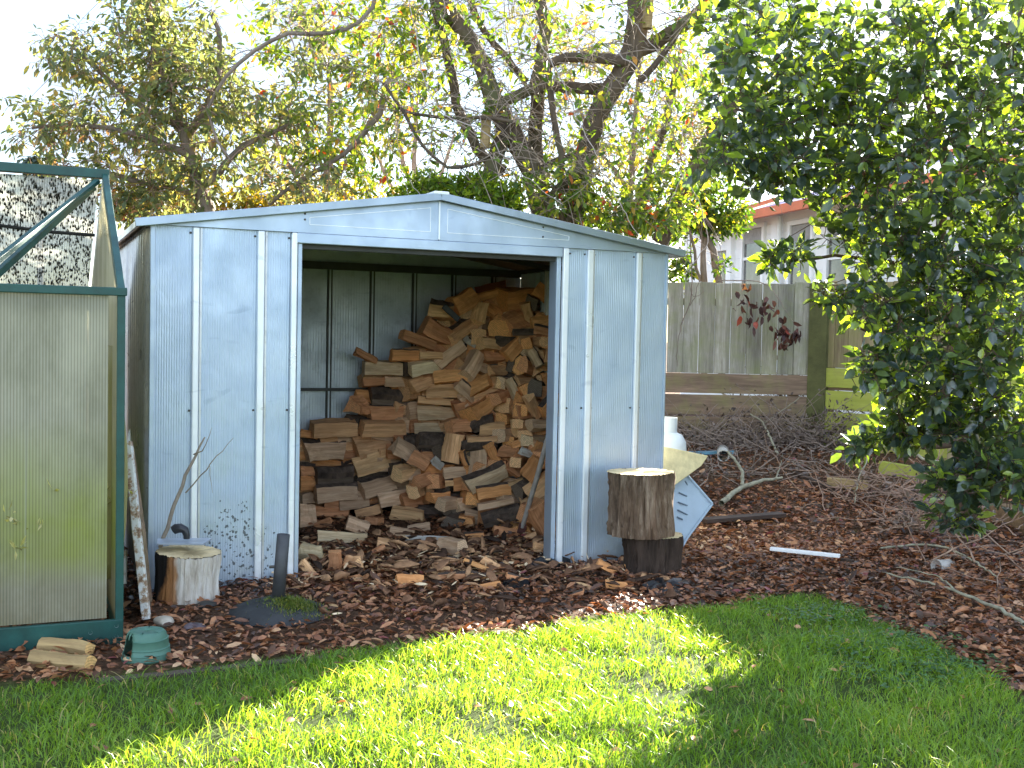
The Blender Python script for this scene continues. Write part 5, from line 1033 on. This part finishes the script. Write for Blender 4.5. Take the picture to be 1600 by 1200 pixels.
# centre tree
Yc = 9.6
cleaf = leaf_mat('spring_leaf', [(0, (.05, .10, .02)), (.4, (.12, .20, .03)), (.8, (.25, .30, .05)), (.96, (.42, .36, .06)), (.985, (.5, .06, .03)), (1, (.5, .10, .05))], .5, .4, .45, 1.7, (1.1, 1.05, .3))
def stubs(root, B):
    for (px, py, r, h, dY) in ((758, 205, 8, 52, -.35), (1012, 14, 8, 60, -.3)):
        c = at(px, py, Yc+dY)-B; k = (Yc+dY)/F_PX; MB().tube([c-np.array([0, 0, h*k/2]), c+np.array([.01, 0, h*k/2])], r*k, 12).build('sawn_limb', yl, root, smooth=True)
make_tree('old_tree', 'large many-trunked gnarled tree with bare twigs directly behind the shed', 'tree', (at(850, 500, Yc)[0], Yc, .15),
    [lim(Yc, (24, 22, 20), (848, 560), (850, 430), (850, 345)),
     lim(Yc, (19, 15, 13, 12), (850, 350), (830, 250), (800, 221), (781, 180), (770, 142), (747, 94), (729, 49), (691, 0), (660, -50)),
     lim(Yc+.2, (14, 11, 10, 10), (850, 340), (838, 300), (839, 240), (836, 188), (838, 142), (853, 75), (848, 0), (846, -60)),
     lim(Yc-.1, (19, 15, 17, 19), (870, 370), (909, 320), (909, 244), (935, 180), (965, 115), (993, 84), (1002, 37), (995, -60)),
     lim(Yc-.1, (12, 10, 9), (993, 80), (1040, 58), (1080, 35), (1130, -20)), lim(Yc, (8, 9, 9), (775, 162), (800, 150), (830, 139), (875, 131), (942, 139)), lim(Yc-.2, (7, 8, 9), (856, 100), (895, 88), (935, 88), (984, 97)),
     lim(Yc+.1, (10, 8, 7, 6), (785, 270), (770, 262), (747, 229), (721, 191), (714, 150), (706, 105), (690, 40), (670, -40)), lim(Yc-.1, (14, 13, 11), (762, 285), (770, 262), (785, 225), (790, 190)),
     lim(Yc+.3, (6, 5, 5), (822, 128), (800, 98), (770, 64), (740, 30), (729, -20)), lim(Yc-.2, (5, 5, 4), (999, 127), (1021, 112), (1047, 82), (1060, 30)), lim(Yc-.2, (5, 5, 5), (856, 95), (860, 169), (875, 225), (885, 300)),
     lim(Yc+.8, (7, 6, 6), (1005, 330), (1012, 262), (1029, 232), (1047, 158), (1060, 90)), lim(Yc+.5, (14, 14, 13), (1030, 380), (1047, 337), (1070, 292), (1115, 210), (1150, 150)),
     lim(Yc-.3, (8, 7, 5), (909, 260), (880, 290), (850, 320)), lim(Yc, (6, 5, 4), (920, 230), (880, 245), (845, 262)), lim(Yc-.5, (2.5, 2.5, 3), (600, 130), (650, 215), (690, 275), (730, 262), (770, 240)), lim(Yc-.4, (2, 3, 3), (620, 170), (680, 190), (760, 178), (800, 190))],
    [clp(Yc, 640, 60, 110, 80, 70, 1., .8), clp(Yc, 760, 60, 110, 90, 70, 1., .25), clp(Yc, 880, 60, 110, 90, 70, 1., .3), clp(Yc, 1040, 60, 90, 80, 70, 1., .5), clp(Yc, 620, 200, 90, 90, 80, .9, .6), clp(Yc, 740, 180, 90, 90, 60, .9, .15), clp(Yc, 900, 230, 120, 90, 90, .9, .4), clp(Yc, 1030, 220, 90, 90, 90, .9, .6),
     clp(Yc, 560, 120, 70, 110, 60, .8, .8), clp(Yc, 560, 260, 80, 50, 60, .8, 1.), clp(Yc, 940, 330, 80, 50, 60, .5, 1.), clp(Yc, 1060, 310, 60, 50, 50, .5, 1.), clp(Yc, 1100, 130, 70, 90, 50, .8, .8), clp(Yc, 850, 20, 200, 50, 40, 1., .6), clp(Yc, 800, 150, 280, 170, 900, 1.2, .12), clp(Yc, 600, 60, 120, 80, 90, .9, .8), clp(Yc, 440, 60, 90, 70, 60, .8, .8), clp(Yc, 470, 200, 90, 60, 70, .8, .8), clp(Yc-.6, 1000, 200, 160, 130, 150, .4, .1), clp(Yc-.4, 900, 300, 120, 50, 90, .4, .9), clp(Yc-.4, 1010, 340, 80, 35, 60, .4, 1.2)],
    cleaf, bk_c, leaf=(.078, .034), per=9, droop=.65, seg=.14, twigr=.0042, spread=.14, seed=21, side=3, wander=.13, stubs=stubs, twigmat=bark_mat('sunlit_twig', (.20, .145, .115), (.44, .35, .28), 14, .3), whips=(330, 1.1, 1.))
# bright evergreen shrub peeping over the roof
sh_leaf = leaf_mat('bright_leaf', [(0, (.06, .12, .015)), (.5, (.14, .22, .025)), (1, (.28, .34, .04))], .5, .4, .4, 1.5, (1.05, 1.05, .25))
Ys = 8.9
make_tree('shrub', 'bright yellow-green shrub showing just above the shed roof ridge', 'shrub', (at(710, 600, Ys+.2)[0], Ys+.2, .1), [lim(Ys+.2, (8, 6, 4), (712, 600), (716, 450), (720, 340), (725, 300)), lim(Ys+.2, (6, 4, 3), (716, 450), (670, 340), (665, 300)), lim(Ys+.2, (5, 4, 3), (718, 420), (780, 345), (790, 310))],
    [clp(Ys+.2, 680, 295, 40, 28, 70, .4), clp(Ys+.2, 745, 300, 55, 28, 80, .4), clp(Ys+.2, 790, 320, 30, 22, 40, .3), clp(Ys+.2, 720, 330, 80, 30, 60, .4), clp(Ys+.2, 640, 315, 30, 18, 20, .3)], sh_leaf, bk_d, leaf=(.06, .026), per=20, droop=.1, seg=.15, spread=.12, seed=31)
Yh = 11.0
yg = leaf_mat('yellow_hedge_leaf', [(0, (.10, .13, .02)), (.5, (.28, .26, .04)), (.85, (.42, .32, .06)), (1, (.45, .18, .06))], .5, .45, .4, 1.5, (1.1, 1., .3))
make_tree('hedge_shrub', 'orange and yellow leaved shrub behind the shed left roof slope', 'shrub', (at(300, 600, Yh)[0], Yh, .25), [lim(Yh, (7, 5, 3), (300, 600), (300, 450), (290, 340)), lim(Yh, (6, 4, 3), (300, 450), (380, 350), (400, 320)), lim(Yh, (5, 4, 3), (300, 450), (230, 350), (210, 320))],
    [clp(Yh, 215, 325, 45, 35, 70, .5), clp(Yh, 300, 320, 60, 28, 90, .5), clp(Yh, 390, 310, 60, 28, 80, .5), clp(Yh, 470, 315, 60, 25, 60, .5, .8), clp(Yh, 240, 280, 60, 30, 40, .5, .8), clp(Yh, 570, 310, 60, 30, 50, .5, .7)], yg, bk_d, leaf=(.07, .034), per=13, droop=.3, seg=.2, spread=.15, seed=41, simple_=True)
# bare distant tree
Yb = 14.
make_tree('bare_tree', 'bare pale-twigged tree seen in the distance left of the old tree', 'tree', (at(640, 560, Yb)[0], Yb, .2), [lim(Yb, (7, 6, 4, 2), (640, 600), (640, 400), (645, 300), (650, 220), (655, 130)), lim(Yb, (5, 3, 2), (642, 350), (600, 270), (570, 200)), lim(Yb, (5, 3, 2), (642, 350), (690, 280), (710, 210)), lim(Yb, (4, 3, 2), (645, 300), (620, 220), (615, 160))],
    [clp(Yb, 640, 220, 90, 90, 220, .9, 0), clp(Yb, 570, 260, 50, 60, 60, .9, 0), clp(Yb, 720, 260, 50, 60, 60, .9, 0)], cleaf, bark_mat('pale_twig', (.30, .22, .18), (.50, .40, .33), 9, .3), twigr=.005, seg=.3, seed=51, wander=.05)
# small leafy tree by the fence
Yv = 12.1
make_tree('small_tree', 'small leaning tree with glossy green leaves between shed roof and house', 'tree', (at(1118, 560, Yv)[0], Yv, .25), [lim(Yv, (6, 5.5, 5), (1128, 600), (1126, 440), (1122, 410), (1108, 380), (1104, 340), (1100, 300)), lim(Yv, (5, 5, 4), (1100, 600), (1100, 440), (1098, 390), (1094, 330)), lim(Yv, (3, 2.5, 2), (1095, 440), (1085, 400), (1075, 350))],
    [clp(Yv, 1105, 320, 55, 40, 90, .4), clp(Yv, 1140, 340, 35, 30, 50, .4), clp(Yv, 1060, 350, 40, 35, 50, .4), clp(Yv, 1090, 280, 60, 30, 50, .4), clp(Yv, 1062, 420, 18, 35, 26, .3), clp(Yv, 990, 350, 60, 25, 70, .4), clp(Yv, 930, 340, 40, 20, 30, .3), clp(Yv, 1125, 415, 25, 14, 8, .3, .6)],
    leaf_mat('glossy_leaf', [(0, (.03, .07, .015)), (.5, (.08, .15, .02)), (.85, (.2, .26, .03)), (.97, (.5, .42, .04))], .45, .3, .5, 1.6, (1.05, 1.05, .3)), bk_l, leaf=(.075, .035), per=14, droop=.35, seg=.15, spread=.14, seed=61)
# the big dark shrub on the right
dark_leaf = leaf_mat('dark_shrub_leaf', [(0, (.026, .042, .044)), (.5, (.046, .068, .064)), (.8, (.075, .10, .066)), (.93, (.16, .23, .06)), (1, (.30, .34, .07))], .33, .22, 1.0, 4.0, (1.35, 1.35, .12))
Yr = 5.6
make_tree('evergreen_tree', 'large dark glossy-leaved evergreen shrub filling the right of the view', 'tree', (at(1512, 800, 7.0)[0], 7.0, .0),
    [lim(7.0, (16, 14, 12, 9), (1512, 830), (1508, 700), (1500, 600), (1485, 480), (1470, 380)), lim(6.6, (9, 7, 5, 3), (1490, 480), (1450, 380), (1390, 310), (1320, 260), (1250, 230)), lim(6.4, (8, 6, 4), (1470, 380), (1480, 260), (1450, 150), (1430, 40), (1400, -40)), lim(6.2, (7, 5, 3), (1480, 300), (1540, 200), (1580, 100), (1600, 0)),
     lim(6.4, (6, 5, 3), (1450, 330), (1380, 200), (1300, 110), (1230, 40), (1150, 0)), lim(6.6, (7, 5, 3), (1500, 560), (1430, 540), (1370, 520), (1320, 500)), lim(6.6, (6, 4, 3), (1505, 620), (1440, 610), (1380, 600)), lim(6.6, (7, 5, 3), (1508, 690), (1480, 680), (1440, 700)), lim(6.2, (7, 5), (1510, 640), (1560, 560), (1600, 520)), lim(6.2, (4, 3, 2), (1440, 420), (1380, 405), (1300, 400), (1235, 412)), lim(6.0, (4, 3, 2), (1380, 200), (1300, 200), (1200, 180), (1150, 170)), lim(6.4, (6, 5, 4), (1508, 700), (1530, 740), (1560, 770))],
    [clp(5.9, 1500, 60, 150, 95, 120, .7), clp(5.9, 1330, 70, 130, 85, 105, .6), clp(6.0, 1180, 30, 100, 45, 50, .5), clp(5.9, 1250, 160, 110, 75, 90, .5), clp(5.8, 1400, 180, 130, 80, 110, .6), clp(5.8, 1550, 190, 100, 90, 90, .6), clp(5.8, 1195, 225, 85, 55, 60, .4), clp(5.8, 1300, 260, 110, 55, 85, .5), clp(5.7, 1450, 300, 130, 70, 100, .6), clp(5.7, 1570, 330, 70, 90, 70, .5),
     clp(5.7, 1400, 400, 85, 50, 55, .4), clp(5.6, 1510, 420, 100, 60, 80, .5), clp(5.6, 1225, 400, 38, 22, 24, .2), clp(5.7, 1335, 340, 70, 40, 34, .4), clp(5.6, 1330, 465, 75, 28, 40, .3), clp(5.6, 1440, 500, 110, 55, 80, .5), clp(5.6, 1560, 520, 70, 70, 70, .4), clp(5.6, 1450, 590, 110, 50, 85, .4), clp(5.6, 1365, 580, 45, 28, 26, .3), clp(5.7, 1470, 650, 100, 40, 70, .3), clp(5.6, 1560, 650, 60, 65, 60, .4),
     clp(5.9, 1325, 700, 30, 24, 14, .2), clp(5.9, 1400, 680, 55, 28, 34, .2), clp(5.5, 1560, 725, 70, 38, 55, .3), clp(5.5, 1490, 750, 50, 30, 30, .2), clp(5.5, 1490, 812, 42, 22, 22, .2), clp(5.5, 1575, 780, 40, 20, 14, .2), clp(5.5, 1150, 120, 50, 80, 34, .4), clp(5.5, 1120, 250, 40, 50, 14, .3), clp(5.6, 1215, 275, 65, 35, 36, .3), clp(5.9, 1640, 300, 60, 300, 100, .6), clp(6.7, 1570, 150, 70, 170, 55, .4), clp(6.7, 1560, 420, 70, 130, 35, .3), clp(6.7, 1570, 660, 50, 110, 60, .3)],
    dark_leaf, bk_d, leaf=(.076, .046), per=7, droop=.05, seg=.12, twigr=.0038, spread=.12, seed=71, side=4, fold=.35, curl=.2, wander=.08)
# hanging dry leaf spray and bare vine on the fence
Yf = 11.25
def spray(name, label, paths, leavespt, mat, lm, seedd, cat, lsz=(.11, .06)):
    rg = np.random.default_rng(seedd); B = paths[0][0][0]; t = thing(name, label, cat, tuple(B)); ps = []
    for p, r in paths: Q, R = smooth_path(p, r, .05, .006); ps.append((Q-B, R))
    V, lo, ct = tubes_np(ps, 5); npmesh('stems', V, lo, ct, mat, t, smooth=True)
    if leavespt:
        P = np.concatenate([np.array(c)+rg.normal(0, s, (n, 3))*[1, .5, 1] for c, s, n in leavespt]); n = len(P); leaves_obj('leaves', P-B, rg.normal(0, .5, (n, 3))+[0, 0, -1], norm(rg.normal(size=(n, 3))+[0, -.8, 0]), rg.uniform(.6, 1.1, n)*lsz[0], rg.uniform(.6, 1.1, n)*lsz[1], rg.random(n), lm, t, False, .5, .4)
dry = leaf_mat('dry_maroon', [(0, (.05, .02, .022)), (.6, (.12, .05, .045)), (.9, (.22, .09, .07)), (1, (.4, .07, .04))], .3, .5)
spray('dead_branch', 'dead branch with hanging maroon leaves draped over the fence top', [(pth(Yf, (1120, 440), (1165, 438), (1200, 441), (1212, 462), (1232, 492), (1248, 512)), [.006, .006, .005, .004, .003, .002]), (pth(Yf, (1160, 439), (1158, 455), (1168, 480), (1176, 505)), [.004, .003, .002, .001])],
      [(at(1163, 475, Yf), .05, 12), (at(1173, 448, Yf), .05, 6), (at(1174, 497, Yf), .04, 8), (at(1200, 480, Yf), .06, 12), (at(1218, 510, Yf), .06, 16), (at(1232, 520, Yf), .05, 12), (at(1246, 522, Yf), .03, 6), (at(1230, 535, Yf), .03, 6)], twd, dry, 3, 'branch')
spray('bare_vine', 'bare pale vine hanging down the fence just right of the shed corner', [(pth(Yf-.1, (1070, 300), (1078, 380), (1082, 430), (1080, 470), (1066, 500), (1058, 530), (1059, 572)), [.006]*5+[.004, .003]), (pth(Yf-.1, (1095, 330), (1098, 420), (1088, 460), (1078, 478)), [.004]*4), (pth(Yf-.1, (1050, 340), (1084, 470), (1100, 455)), [.003]*3)], [], bk_l, None, 4, 'vine')
Yw = 8.4
spray('hanging_twigs', 'thin pale bare twigs drooping in front of the tree above the right roof slope', [(pth(Yw, (800, -10), (870, 110), (900, 180), (940, 260), (975, 330), (1000, 372)), [.004, .004, .004, .003, .003, .002]), (pth(Yw, (905, 40), (990, 100), (1060, 180), (1075, 260), (1040, 330)), [.004, .004, .003, .003, .002]), (pth(Yw, (640, 0), (660, 120), (690, 180), (760, 205), (800, 262), (880, 320)), [.004]*4+[.003, .002]), (pth(Yw, (985, 200), (1050, 250), (1092, 310), (1110, 380), (1075, 420)), [.003]*5), (pth(Yw, (960, 0), (1010, 60), (1060, 110), (1085, 150), (1150, 195)), [.003]*5), (pth(Yw, (770, 345), (720, 335), (660, 310), (640, 280)), [.004, .004, .003, .002])], [], bark_mat('pale_bare', (.32, .26, .24), (.50, .42, .38), 12, .3), None, 5, 'twigs')
bgl = leaf_mat('backlit_leaf', [(0, (.12, .13, .05)), (.5, (.25, .25, .08)), (.8, (.40, .33, .10)), (1, (.42, .24, .14))], .55, .5, .3, 1.5, (1.1, 1., .5)); bgt = bark_mat('hazy_twig', (.28, .20, .16), (.50, .40, .33), 9, .3)
Yg = 13.
make_tree('backlit_tree', 'pale yellow leaved tree far behind, left of the old tree', 'tree', (at(500, 560, Yg)[0], Yg, .25), [lim(Yg, (7, 6, 4, 2), (500, 600), (500, 400), (510, 280), (520, 160), (500, 40), (490, -40)), lim(Yg, (4, 3, 2), (505, 330), (440, 240), (400, 160)), lim(Yg, (4, 3, 2), (508, 300), (570, 220), (610, 120), (640, 30))],
    [clp(Yg, 500, 60, 120, 90, 100, .8), clp(Yg, 430, 200, 70, 80, 80, .8), clp(Yg, 560, 180, 90, 90, 110, .8), clp(Yg, 640, 90, 80, 100, 90, .8), clp(Yg, 500, 280, 120, 40, 90, .8)], bgl, bk_l, leaf=(.085, .036), per=8, droop=.5, seg=.3, spread=.2, seed=91, simple_=True, twigmat=bgt, whips=(60, 1., .6), twigr=.005)
make_tree('backlit_tree', 'pale leafy tree far behind between the old tree and the white house', 'tree', (at(980, 560, Yg)[0], Yg, .25), [lim(Yg, (7, 6, 4, 2), (980, 600), (980, 400), (985, 260), (1000, 120), (990, -20)), lim(Yg, (4, 3, 2), (982, 330), (1060, 230), (1110, 130), (1140, 40)), lim(Yg, (4, 3, 2), (984, 300), (920, 220), (890, 120))],
    [clp(Yg, 930, 100, 90, 90, 90, .8), clp(Yg, 1060, 90, 90, 90, 90, .8), clp(Yg, 1080, 220, 70, 60, 90, .6), clp(Yg, 950, 240, 110, 70, 100, .8), clp(Yg, 1180, 120, 60, 80, 40, .6), clp(Yg, 860, 40, 90, 50, 30, .8)], bgl, bk_l, leaf=(.085, .036), per=8, droop=.5, seg=.3, spread=.2, seed=92, simple_=True, twigmat=bgt, whips=(70, 1., .6), twigr=.005)
# conifer far left
Yq = 30.
make_tree('distant_tree', 'dark distant tree low on the horizon above the greenhouse ridge', 'tree', (at(62, 500, Yq)[0], Yq, .3), [lim(Yq, (5, 4, 2), (62, 540), (62, 300), (62, 250))], [clp(Yq, 62, 262, 22, 20, 60, .5), clp(Yq, 80, 290, 40, 20, 60, .5)], leaf_mat('far_leaf', [(0, (.03, .05, .03)), (1, (.07, .09, .05))], .2), bk_d, leaf=(.2, .12), per=10, simple_=True, seg=.5, twigr=.012, spread=.3, seed=81)
for o in bpy.data.objects:
    if o.type == 'MESH' and not o.parent and not o.get('kind') and not o.get('category'): print('UNTAGGED', o.name)
